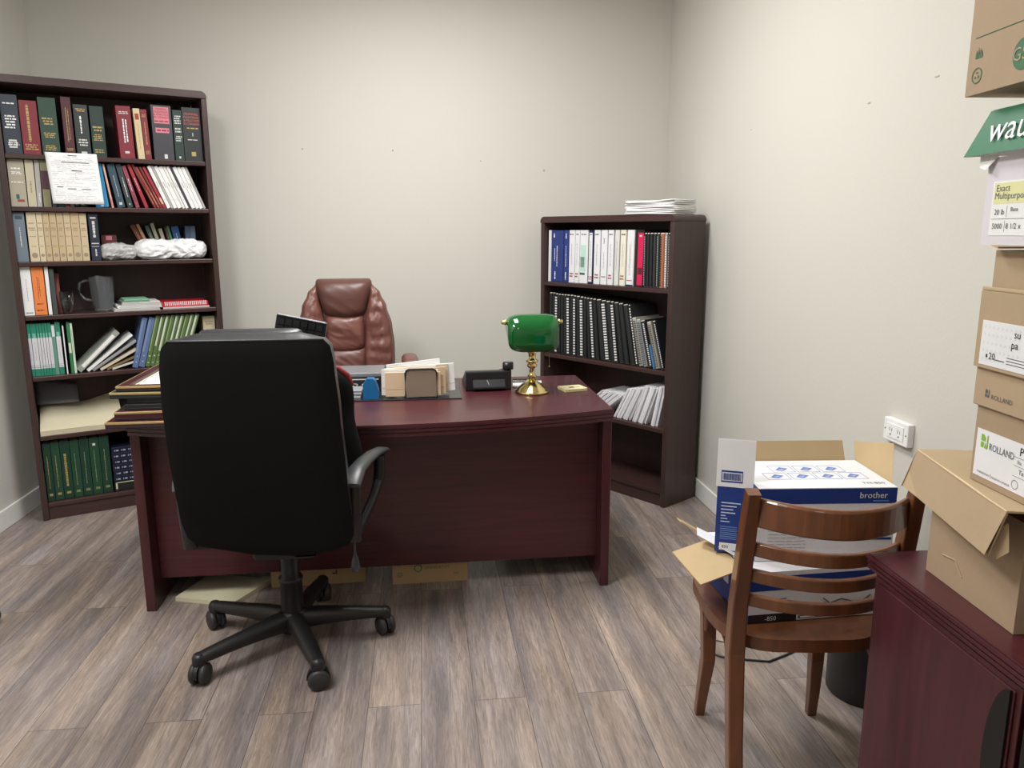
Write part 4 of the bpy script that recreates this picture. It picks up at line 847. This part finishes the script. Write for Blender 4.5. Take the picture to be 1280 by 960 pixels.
hw = prof([.75, .95, 1.17], [.095, .105, .14])
for s in (-1, 1):
    if s < 0: backp(.58, 1.165, lambda z: -wr_(z), lambda z: -hw(z)*.93, .06, .02, BLL, q=5, p=4, yo=-.01, disp=wrk(26, .014), name='side_bolster')
    else: backp(.58, 1.165, lambda z: hw(z)*.93, lambda z: wr_(z), .06, .02, BLL, q=5, p=4, yo=-.01, disp=wrk(26, .014), name='side_bolster')
backp(1.01, 1.195, lambda z: -prof([1.0, 1.17, 1.2], [.108, .143, .143])(z), lambda z: prof([1.0, 1.17, 1.2], [.108, .143, .143])(z), .085, .06, BLD, q=7, p=4, yo=-.01, disp=wrk(8, .004), name='head_cushion', sag=.024)
backp(.835, 1.02, lambda z: -.1, lambda z: .1, .068, .02, BLL, q=8, p=5, yo=-.01, disp=wrk(12, .012), name='back_cushion', sag=.022)
backp(.6, .85, lambda z: -.105, lambda z: .105, .07, .02, BL2, q=8, p=5, yo=-.01, disp=wrk(12, .008), name='lumbar_cushion')
b = MB(); b.pillow(-.25, .25, -.42, .06, 0, .07, .06, BL2, q=5, p=5, T=FLAT(.49)); b.build('seat', bw_, weld='n', M=Matrix.Translation((0, -.0, 0)))
for s in (-1, 1):
    x = s*.315; b = MB(); b.pillow(x-.04, x+.04, -.28, .02, 0, .035, .03, BL2, q=4, p=3, nu=12, nv=16, T=FLAT(.82)); b.build('armrest_pad', bw_, weld='n', M=Matrix.Translation((0, -.19, 0)))
    MB().tube([(x*.85, .0, .5), (x, .02, .6), (x, -.04, .74), (x, -.10, .79)], .018, PLB_, 10).tube([(x*.85, -.25, .5), (x, -.2, .6), (x, -.24, .79)], .018, PLB_, 10).build('armrest_frame', bw_)
# ------------------------------------------------------------------ chair foot at the left edge of the picture
t = thing('chair_base', 'black caster tip of a chair at the left edge of the picture', 'chair base', TR(-1.565, 2.832, 0, 0))
MB().tube([(0, .0, .084), (-.1, .0, .09), (-.24, 0, .1)], [(.016, .012), (.022, .02), (.03, .03)], PLB_, 12).build('base_leg', t)
MB().tube([(-.012, 0, .036), (-.012, 0, .08)], .01, PLB_, 8).build('caster', t)
MB().lathe([(0, -.02), (.03, -.02), (.0345, -.014), (.0345, .014), (.03, .02), (0, .02)], PLB_, 22, T=Matrix.Translation((-.02, 0, .0348)) @ Matrix.Rotation(R(90), 4, 'X')).build('wheel', t)
t.location.x += CAS
# ------------------------------------------------------------------ wooden chair with cartons
wc = thing('wooden_chair', 'brown varnished ladder-back wooden chair holding white and blue cartons', 'chair', TR(.965, 1.99, 0, -7))
# local: x right, y forward (away from camera), front legs at y=0; rear legs at y=-.37
# seat: rounded plan
b = MB(); n = 36; sp = []
for i in range(n):
    a = 2*math.pi*i/n; c, s = math.cos(a), math.sin(a); e = 4.2
    rx = .218+.010*s; x = rx*math.copysign(abs(c)**(2/e), c); y = -.17+.215*math.copysign(abs(s)**(2/(e if s > 0 else 2.6)), s)
    sp.append((x, y))
b.prism(sp, .425, .458, CHW, smooth=True); b.build('seat', wc, bevel=.006)
for s in (-1, 1):
    MB().tube([(s*.168, .0, .0), (s*.165, -.012, .08), (s*.158, -.03, .2), (s*.16, -.02, .33), (s*.17, .0, .4255)], [(.013, .014), (.015, .016), (.018, .019), (.020, .021), (.021, .022)], CHW, 4, up=(0, 1, 0)).build('front_leg', wc, bevel=.003)
    xs = .185
    MB().tube([(s*xs, -.45, 0), (s*xs, -.405, .2), (s*(xs), -.37, .42), (s*xs, -.375, .55), (s*xs, -.415, .76), (s*xs, -.435, .852)], [(.017, .019), (.018, .02), (.02, .022), (.019, .021), (.017, .019), (.015, .016)], CHW, 4, up=(0, 1, 0)).build('rear_post', wc, bevel=.004)
    MB().tube([(s*.17, -.05, .30), (s*.175, -.06, .37), (s*.178, -.1, .41), (s*.18, -.18, .424)], [(.008, .007)]*4, CHW, 8).tube([(s*.185, -.385, .27), (s*.182, -.35, .34), (s*.18, -.28, .40), (s*.18, -.18, .424)], [(.008, .009)]*4, CHW, 8).build('seat_brace', wc)
MB().box(-.15, .15, -.31, -.03, .40, .4245, CHW).build('seat_apron', wc)
def rail(z0, z1, th, bow, nm, y0):
    b = MB(); n = 20; v = []
    for i in range(n+1):
        s = i/n*2-1; x = s*.172; y = y0-bow*(1-s*s); hz = (z1-z0)/2; zc = (z0+z1)/2
        for (dy_, dz_) in ((-th, -hz*.85), (-th, hz*.85), (-th*.5, hz), (th*.5, hz), (th, hz*.85), (th, -hz*.85), (th*.5, -hz), (-th*.5, -hz)): v.append((x, y+dy_, zc+dz_))
    b.add(v, [(i*8+j, i*8+(j+1) % 8, (i+1)*8+(j+1) % 8, (i+1)*8+j) for i in range(n) for j in range(8)]+[tuple(range(8)), tuple(range(n*8, n*8+8))[::-1]], CHW, False); b.build(nm, wc, weld='n', bevel=.002)
rail(.765, .835, .010, .085, 'top_rail', -.422); rail(.688, .722, .009, .075, 'ladder_rail', -.405); rail(.618, .65, .009, .065, 'ladder_rail', -.392); rail(.55, .581, .009, .055, 'ladder_rail', -.38)
# cartons on the chair
CB = mat((30, 58, 132), .4); CWH = mat((228, 228, 232), .45); CGR = mat((176, 176, 180), .5)
def toner(name, label, M, x, y, z, upper):
    t = thing(name, label, 'box', M)
    b = MB(); th = .0025
    b.box(0, x, 0, y, 0, z, CWH)
    # front stripe, left side blue
    b.box(-.0006, 0, 0, y, .0, z, CB)
    if upper:
        b.box(0, x, -.0006, 0, z-.042, z-.002, CB); b.text('brother', .016, WHITE, face(x-.095, -.0012, z-.028)); b.box(x-.06, x-.02, -.0012, -.0006, z-.037, z-.034, mat((90, 140, 210)))
        for k in range(3): b.box(.145+.034*k, .168+.034*k, -.0009, 0, z-.085, z-.06, CB); b.text('850', .006, WHITE, face(.148+.034*k, -.0012, z-.075))
        for r_ in range(9):
            xx = .03
            while xx < .125: q = xx+rng.uniform(.01, .03); b.box(xx, min(q, .13), -.0008, 0, z-.095-.009*r_, z-.0965-.009*r_, LG); xx = q+.004
        for r_ in range(3): b.box(.24, .24+rng.uniform(.04, .08), -.0008, 0, z-.07-.008*r_, z-.0715-.008*r_, LG); b.box(x-.06, x-.01, -.0008, 0, z-.06-.008*r_, z-.0615-.008*r_, CGR)
        b.box(x-.08, x-.005, -.0009, 0, z-.14, z-.134, CB)
        for q in ((.12, -.105), (.19, -.105)): b.box(q[0], q[0]+.05, -.0008, 0, z+q[1]-.012, z+q[1]-.011, INK); b.box(q[0], q[0]+.05, -.0008, 0, z+q[1], z+q[1]+.001, INK)
        # top drawings: two rows of framed pictures
        for r_ in range(2):
            for c_ in range(4):
                x0 = .05+c_*.068+(.035 if r_ else 0); y0 = y-.075+r_*.0 if r_ else y-.135
                y0 = .07+r_*.062; w_, d_ = .06, .052
                if x0+w_ > x-.01: continue
                for q in ((x0, x0+w_, y0, y0+.0012), (x0, x0+w_, y0+d_, y0+d_+.0012), (x0, x0+.0012, y0, y0+d_), (x0+w_, x0+w_+.0012, y0, y0+d_)): b.box(*q, z, z+.0006, mat((120, 140, 190)))
                b.quad([(x0+.012, y0+.018, z+.0007), (x0+.03, y0+.01, z+.0007), (x0+.05, y0+.03, z+.0007), (x0+.03, y0+.042, z+.0007)], mat((96, 124, 190))); b.quad([(x0+.02, y0+.022, z+.0009), (x0+.03, y0+.016, z+.0009), (x0+.04, y0+.028, z+.0009)], mat((170, 186, 222)))
        b.text('TN-850', .013, INK, Matrix.Translation((x-.075, .028, z+.0007)), maxw=.06)
        # left side lettering, mapped on -x face
        T = Matrix.Translation((-.0009, y, 0)) @ Matrix.Rotation(R(-90), 4, 'Z')
        for r_ in range(4): b.box(.015, .015+rng.uniform(.03, .05), 0, .0002, z-.05-.011*r_, z-.053-.011*r_, mat((190, 205, 235)), T)
        for r_ in range(8): b.box(.015, .075, 0, .0002, z-.11-.006*r_, z-.112-.006*r_, mat((110, 140, 200)), T)
        b.box(.012, .08, -.0003, .0001, .012, .04, WHITE, T); b.text('850', .01, INK, T @ face(.02, -.0006, .018))
    else:
        b.box(0, x, -.0006, 0, z-.05, z-.012, CB); b.box(0, .13, -.0006, 0, .0, .022, BLK); b.text('-850', .012, WHITE, face(.045, -.0012, .004)); b.box(.135, .3, -.0009, 0, .004, .012, INK); b.box(.14, .29, -.0012, -.0009, .006, .010, WHITE)
        for r_ in range(3): b.box(.04, .1, -.0008, 0, z-.075-.009*r_, z-.072-.009*r_, mat((80, 110, 180)))
        b.tube([(.2, -.001, z-.08), (.22, -.001, z-.095), (.25, -.001, z-.085), (.3, -.001, z-.1), (.33, -.001, z-.08)], .0012, INK, 4)
        T = Matrix.Translation((-.0009, y, 0)) @ Matrix.Rotation(R(-90), 4, 'Z')
        b.box(.02, .05, 0, .0002, .05, .1, mat((200, 205, 220)), T); b.box(.12, .15, 0, .0002, .05, .1, mat((200, 205, 220)), T)
    b.build('carton_body', t, bevel=.0015, seg=1)
    return t
def flap(t, o, a, bvec, m_in, m_out, nm='flap', th=.003, lab=None):
    """flap spanned by edge a from o and swing vector b; inner face m_in looks along a x b"""
    o, a, bvec = Vector(o), Vector(a), Vector(bvec); n = a.cross(bvec).normalized()*th
    b = MB(); b.quad([o+n, o+a+n, o+a+bvec+n, o+bvec+n], m_in); b.quad([o, o+bvec, o+a+bvec, o+a], m_out)
    P_ = [o, o+a, o+a+bvec, o+bvec]
    for i in range(4): q, r_ = P_[i], P_[(i+1) % 4]; b.quad([q, r_, r_+n, q+n], KRD)
    return b
CX, CY = .79, 1.70
NPOS = (.750, 1.84)
lo = toner('toner_carton', 'blue and white open carton with kraft flaps, lower one on the wooden chair', TR(CX, CY, .4605, 2), .38, .27, .135, False)
flap(lo, (-.002, .235, .133), (0, -.20, .0), (-.125, -.03, -.02), CB, KIN).build('left_flap', lo)
flap(lo, (-.002, .27, .13), (0, -.03, .0), (-.07, .05, .035), CB, KIN).build('rear_left_flap', lo)
b = MB(); b.quad([(-.06, .2, .16), (.02, .05, .137), (.02, .2, .137), (-.045, .24, .165)], WHITE)
b.build('paper_liner', lo, solid=.001)
hi = toner('toner_carton', 'white-topped blue-striped carton lying on top of the lower carton on the chair', TR(.828, 1.765, .5975, -5), .355, .235, .195, True)
flap(hi, (.33, .237, .185), (-.30, 0, 0), (0, .03, .06), CWH, KIN).build('rear_flap', hi)
b = MB(); q = [(.357, .03, .185), (.357, .235, .185), (.375, .29, .235), (.391, .104, .28)]
b.quad(q, KIN); b.quad([(p[0]+.001, p[1]+.001, p[2]-.003) for p in q][::-1], CWH); b.build('right_flap', hi)
# narrow carton standing upright beside it, its end toward the room
NX, NY = NPOS
t = thing('upright_carton', 'narrow blue carton with a raised white flap standing left of the white-topped one', 'box', TR(NX, NY, .5975, -24))
nb = MB(); nb.box(0, .068, 0, .075, 0, .18, CB)
for r_ in range(4): nb.box(.012, .012+rng.uniform(.03, .05), -.0006, 0, .135-.009*r_, .138-.009*r_, mat((200, 210, 235)))
for r_ in range(3): nb.box(.012, .012+rng.uniform(.012, .03), -.0006, 0, .10-.008*r_, .1025-.008*r_, mat((200, 210, 235)))
for r_ in range(7): nb.box(.012, .055, -.0006, 0, .07-.0055*r_, .072-.0055*r_, mat((110, 140, 200)))
nb.box(.012, .058, -.0006, 0, .006, .026, WHITE); nb.text('850', .008, INK, face(.018, -.001, .012))
nb.build('carton_body', t, bevel=.0015, seg=1)
nb = MB(); nb.T = Matrix.Translation((0, 0, .1805)) @ Matrix.Rotation(R(-6), 4, 'X'); nb.box(-.004, .09, -.001, .001, 0, .125, CWH)
nb.box(.008, .062, -.0016, -.001, .012, .043, CB); nb.box(.010, .060, -.002, -.0016, .016, .038, CWH)
for k in range(20): nb.box(.012+k*.0023, .013+k*.0023+(.0006 if k % 3 else 0), -.0026, -.002, .018, .036, CB)
nb.build('flap', t)
# ------------------------------------------------------------------ waste bin and cable behind the chair
b = MB(); b.lathe([(0, .004), (.105, .0), (.109, .006), (.111, .30), (.113, .305), (.108, .305), (.106, .012), (0, .01)], mat((44, 46, 48), .5), 36)
tag(b.build('waste_bin', M=TR(1.355, 2.066, 0)), 'dark grey round waste bin between the wooden chair and the cabinet', 'waste bin')
cb_ = MB(); cb_.tube([(.93, 2.36, .004), (.98, 2.30, .004), (1.06, 2.27, .004), (1.13, 2.25, .004), (1.2, 2.28, .004), (1.3, 2.33, .004), (1.4, 2.4, .004)], .004, BLK, 6)
tag(cb_.build('cable'), 'thick black cable lying on the floor behind the wooden chair', 'cable')
cb_ = MB(); cb_.tube([(.98, 2.42, .003), (1.08, 2.36, .003), (1.2, 2.36, .003), (1.32, 2.42, .003), (1.4, 2.5, .003)], .002, INK, 6)
tag(cb_.build('cable'), 'thin grey cable lying on the floor by the right wall', 'cable')
# ------------------------------------------------------------------ wall outlet
t = thing('wall_outlet', 'white raised double power outlet on the right wall', 'outlet', TR(XR, 2.235, .778, -90))
b = MB(); b.box(0, .125, -.022, 0, 0, .072, WHITE); b.build('outlet_box', t, bevel=.003)
b = MB(); b.box(.02, .105, -.0245, -.022, .014, .058, mat((236, 236, 236), .3))
for x in (.042, .083):
    b.box(x-.006, x-.004, -.0249, -.0245, .034, .046, BLK); b.box(x+.005, x+.007, -.0249, -.0245, .034, .044, BLK); b.lathe([(.003, 0), (.003, .0004)], BLK, 8, T=face(x, -.0245, .024))
for x in (.009, .116): b.lathe([(.003, 0), (.002, .001)], INK, 8, T=face(x, -.022, .036))
b.build('socket_face', t)
# ------------------------------------------------------------------ mahogany cabinet at the right
CM = TR(.942, 1.4675, 0, -1.2) @ Matrix.Rotation(R(-90), 4, 'Z')   # local x runs toward the camera along the front, local y into the cabinet (+x world)
t = thing('storage_cabinet', 'mahogany two-door cabinet against the right wall in the foreground', 'cabinet', CM)
CL, CDp = 1.0, .5
b = MB()
for off, z1, z0 in ((.003, .745, .742), (0, .742, .733), (.005, .733, .730), (.002, .730, .722), (.006, .722, .719), (.003, .719, .711)): b.box(off, CL, off, CDp, z0, z1, MAHOG)
b.build('cabinet_top', t, bevel=.0012)
MB().box(.008, .026, .022, CDp-.01, 0, .7105, MAHOGV).box(CL-.03, CL-.01, .022, CDp-.01, 0, .7105, MAHOGV).box(.026, CL-.03, .06, CDp-.01, .05, .7105, MAHOGV).box(.026, CL-.03, .08, .1, 0, .0495, MAHOGV).build('cabinet_body', t, bevel=.002)
for x0, x1, hs_ in ((.03, .455, 1), (.468, .96, -1)):
    d = MB().box(x0, x1, .008, .02, .055, .706, MAHOGV).box(x0+.012, x1-.012, .004, .008, .067, .694, MAHOGV); do = d.build('door', t, bevel=.003)
    hx = x1-.016 if hs_ > 0 else x0+.008; n = 16
    arc = [(hx-hs_*.045*math.sin(math.pi*i/n), .56-.135*math.cos(math.pi*i/n)) for i in range(n+1)]
    MB().prism(arc, -.001, .0035, mat((10, 10, 11), .5), 'y').build('handle', do, bevel=.003)
# ------------------------------------------------------------------ box stack on the cabinet
KB = mat((158, 136, 110), .75, bump=.1, bscale=70); KB2 = mat((166, 144, 116), .75, bump=.1, bscale=70); KL = mat((176, 154, 122), .75, bump=.1, bscale=70)
def BM(x, y, z, a=-4): return TR(x, y, z, a) @ Matrix.Rotation(R(-90), 4, 'Z')   # local x toward camera, y toward wall; label face = local y=0
t = thing('archive_box', 'large kraft paper box with a skewed lid on the cabinet', 'box', BM(1.013, 1.37, .7455, -4))
b = MB(); b.box(0, .262, 0, .40, 0, .2, KB); b.tube([(.05, -.001, .055), (.09, -.001, .06), (.115, -.001, .035)], .001, KL, 4); b.box(.262, .2626, .02, .38, 0, .2, KRD); b.build('carton_body', t, bevel=.003)
t2 = MB(); 
t2.lathe([(.009, 0), (.009, .001)], BLK, 12, T=face(.15, -.0002, .135) @ Matrix.Scale(1.6, 4, (1, 0, 0))); t2.build('hand_hole', t)
ld_ = MB(); LT = Matrix.Translation((0, 0, 0))
LMt = BM(1.013, 1.37, .7455, -4).inverted() @ (BM(1.026, 1.453, .905, -13.5))
ld_.T = LMt
ld_.box(0, .372, 0, .36, .070, .0735, KL); ld_.quad([(0, 0, .0735), (.372, 0, .0735), (.352, -.017, -.012), (-.01, -.017, -.012)], KB2); ld_.quad([(0, .003, .0735), (-.01, -.019, -.012), (.352, -.009, -.012), (.372, .003, .0735)], KL)
ld_.quad([(.372, 0, .0735), (.372, .003, .0735), (.352, -.009, -.012), (.352, -.012, -.012)], KL); ld_.quad([(0, 0, .0735), (-.01, -.022, -.012), (-.01, -.019, -.012), (0, .003, .0735)], KL)
ld_.box(0, .003, .003, .36, .0, .07, KB2); ld_.box(0, .372, .357, .36, .0, .07, KB2)
ld_.quad([(.372, .03, .073), (.372, .2, .073), (.378, .2, .02), (.376, .1, .0), (.374, .05, .03)], KL)
ld_.tube([(.005, -.001, .0725), (.1, -.001, .0725), (.2, -.0015, .0728), (.3, -.001, .072), (.37, 0, .0725)], [.0012, .0014, .0022, .0016, .0012], mat((214, 190, 150)), 5)
ld_.quad([(.338, -.004, .02), (.362, .01, .05), (.366, .014, .0), (.350, .004, -.02)], KL)
ld_.build('lid', t)
# box B: paper box with white label
LIM = mat((132, 176, 66), .5); GT = mat((84, 86, 90), .6)
def logo(b, x, z, s, m, m2):
    b.quad([(x, -.0012, z), (x+.35*s, -.0012, z), (x+.35*s, -.0012, z+.42*s), (x, -.0012, z+.42*s)], m); b.quad([(x, -.0012, z+.5*s), (x+.5*s, -.0012, z+.5*s), (x+.5*s, -.0012, z+.8*s), (x+.3*s, -.0012, z+s), (x, -.0012, z+s)], m)
    b.quad([(x+.4*s, -.0012, z), (x+.75*s, -.0012, z-.05*s), (x+.5*s, -.0012, z+.42*s)], m); b.quad([(x+.65*s, -.0012, z+.1*s), (x+.8*s, -.0012, z), (x+.8*s, -.0012, z+s), (x+.65*s, -.0012, z+s)], m2)
t = thing('paper_box', 'kraft paper box with a white label and green emblem, above the skewed lid', 'box', BM(.996, 1.256, .980, -4))
b = MB(); b.box(0, .29, 0, .40, 0, .145, KB)
b.box(.008, .27, -.0008, 0, .012, .098, mat((222, 222, 224), .5)); logo(b, .021, .066, .024, LIM, LIM); b.text('ROLLAND', .0125, GT, face(.045, -.0014, .066), maxw=.064); 
b.text('P', .014, BLK, face(.122, -.0014, .078)); b.text('Sta', .006, GT, face(.118, -.0014, .063)); b.text('Ta', .008, BLK, face(.124, -.0014, .046)); b.box(.11, .25, -.0012, -.0008, .073, .0735, GT); b.box(.11, .25, -.0012, -.0008, .058, .0585, GT); b.box(.11, .25, -.0012, -.0008, .040, .0405, GT)
b.text('FABRIQUE AU', .0038, GT, face(.02, -.0014, .018)); b.box(.056, .0565, -.0012, -.0008, .016, .025, GT); b.text('MADE IN CANADA', .0038, GT, face(.06, -.0014, .018)); ring(b, .118, .026, .008, GT, .12, -.0013)
b.build('carton_body', t, bevel=.002)
b = MB(); b.box(-.006, .296, -.004, .405, .1455, .149, KB2); b.box(-.006, .296, -.007, -.004, .14, .21, KB2); b.box(-.006, -.003, -.004, .405, .14, .21, KB2); b.box(-.003, .296, -.004, .405, .206, .209, KB2)
b.T = Matrix.Translation((0, -.0062, 0)); logo(b, .026, .159, .014, GT, GT); b.text('ROLLAND', .0085, GT, face(.043, -.0014, .158)); b.T = Matrix.Identity(4)
b.build('lid', t, bevel=.0015, seg=1)
# box C
PT = mat((206, 206, 210), .6)
t = thing('paper_box', 'kraft box with patterned white label, third up the stack', 'box', BM(.982, 1.262, 1.1902, -4))
b = MB(); b.box(0, .29, 0, .40, 0, .135, KB2)
b.box(.014, .27, -.0008, 0, .006, .084, mat((218, 218, 220), .5))
for i in range(9):
    for j in range(5): b.quad([(.02+.011*i, -.001, .014+.014*j), (.027+.011*i, -.001, .018+.014*j), (.02+.011*i, -.001, .022+.014*j), (.022+.011*i, -.001, .018+.014*j)], PT)
b.text('su', .013, BLK, face(.098, -.0014, .062)); b.text('pa', .013, BLK, face(.094, -.0014, .040)); b.text('20', .012, BLK, face(.04, -.0014, .018)); b.box(.032, .036, -.0013, 0, .02, .026, BLK)
for r_ in range(3): b.box(.085, .14, -.0012, 0, .026-.005*r_, .0275-.005*r_, GT)
b.box(.055, .08, -.0012, 0, .018, .02, GT)
b.build('carton_body', t, bevel=.002)
b = MB(); b.box(.004, .286, .014, .395, .1353, .205, KB2); b.box(.0, .29, .0, .003, .1353, .142, KL); b.build('upper_body', t, bevel=.002)
flap(t, (.0, .02, .207), (0, .2, 0), (-.03, 0, .008), KL, KL).build('flap', t)
# box D: white carton with green lid
YL = mat((214, 212, 160), .5); GL = mat((50, 112, 80), .5)
t = thing('paper_box', 'white paper box with yellow label and flared green lid', 'box', BM(.965, 1.258, 1.404, -4))
b = MB(); b.box(0, .29, 0, .39, 0, .145, mat((208, 204, 210), .5))
b.box(.02, .26, -.0008, 0, .016, .105, mat((224, 224, 224))); b.box(.024, .26, -.0012, -.0008, .068, .102, YL)
b.text('Exact', .011, GT, face(.03, -.0016, .088)); b.text('Multipurpose', .011, GT, face(.028, -.0016, .072)); b.text('20 lb', .009, GT, face(.03, -.0014, .05)); b.text('Base', .007, GT, face(.07, -.0014, .055)); b.text('5000', .009, GT, face(.028, -.0014, .027)); b.text('8 1/2 x', .009, GT, face(.062, -.0014, .027))
b.box(.024, .25, -.0012, -.0008, .043, .0436, GT); b.box(.06, .0604, -.0012, -.0008, .046, .064, GT); b.box(.058, .0584, -.0012, -.0008, .022, .04, GT)
b.build('carton_body', t, bevel=.002)
b = MB(); b.quad([(-.004, -.004, .222), (.3, -.004, .222), (.335, -.02, .150), (-.042, -.02, .150)], GL); b.quad([(-.004, -.002, .222), (-.042, -.018, .150), (.335, -.018, .150), (.3, -.002, .222)], WHITE)
b.quad([(-.004, -.004, .222), (-.042, -.02, .150), (-.04, .1, .155), (-.004, .39, .2219)], WHITE)
b.box(0, .3, -.003, .39, .2205, .223, GL)
TL = Matrix.Translation((.0, -.0195, .155)) @ Matrix.Rotation(R(-12.5), 4, 'X') @ UPR
b.text('wausau', .042, WHITE, TL @ Matrix.Translation((.005, .022, .0028)) @ Matrix.Shear('XY', 4, (.25, 0)) if 0 else TL @ Matrix.Translation((.014, .014, .003)))
b.quad([(-.025, .0, .15), (.03, .0, .15), (.01, -.012, .125), (-.012, -.008, .130)], mat((222, 222, 216)))
b.build('lid', t)
# box E on top
t = thing('cardboard_box', 'kraft carton with green recycling symbols topping the stack', 'box', BM(.93, 1.29, 1.652, -4))
b = MB(); b.box(0, .34, 0, .44, 0, .26, KB)
b.box(.015, .33, -.001, 0, .0905, .092, GRNP); leaf(b, .028, .063, .011, GRNP); ring(b, .028, .030, .013, GRNP, .16); recycle(b, .028, .030, .009, GRNP); ring(b, .138, .042, .024, GRNP, .98); b.text('GS', .02, KB2, face(.116, -.0016, .033)); b.text('RO', .02, GRNP, face(.165, -.0016, .033))
b.build('carton_body', t, bevel=.003)
MB().box(-.006, 0, .1, .14, .105, .108, KL).build('torn_tab', t)
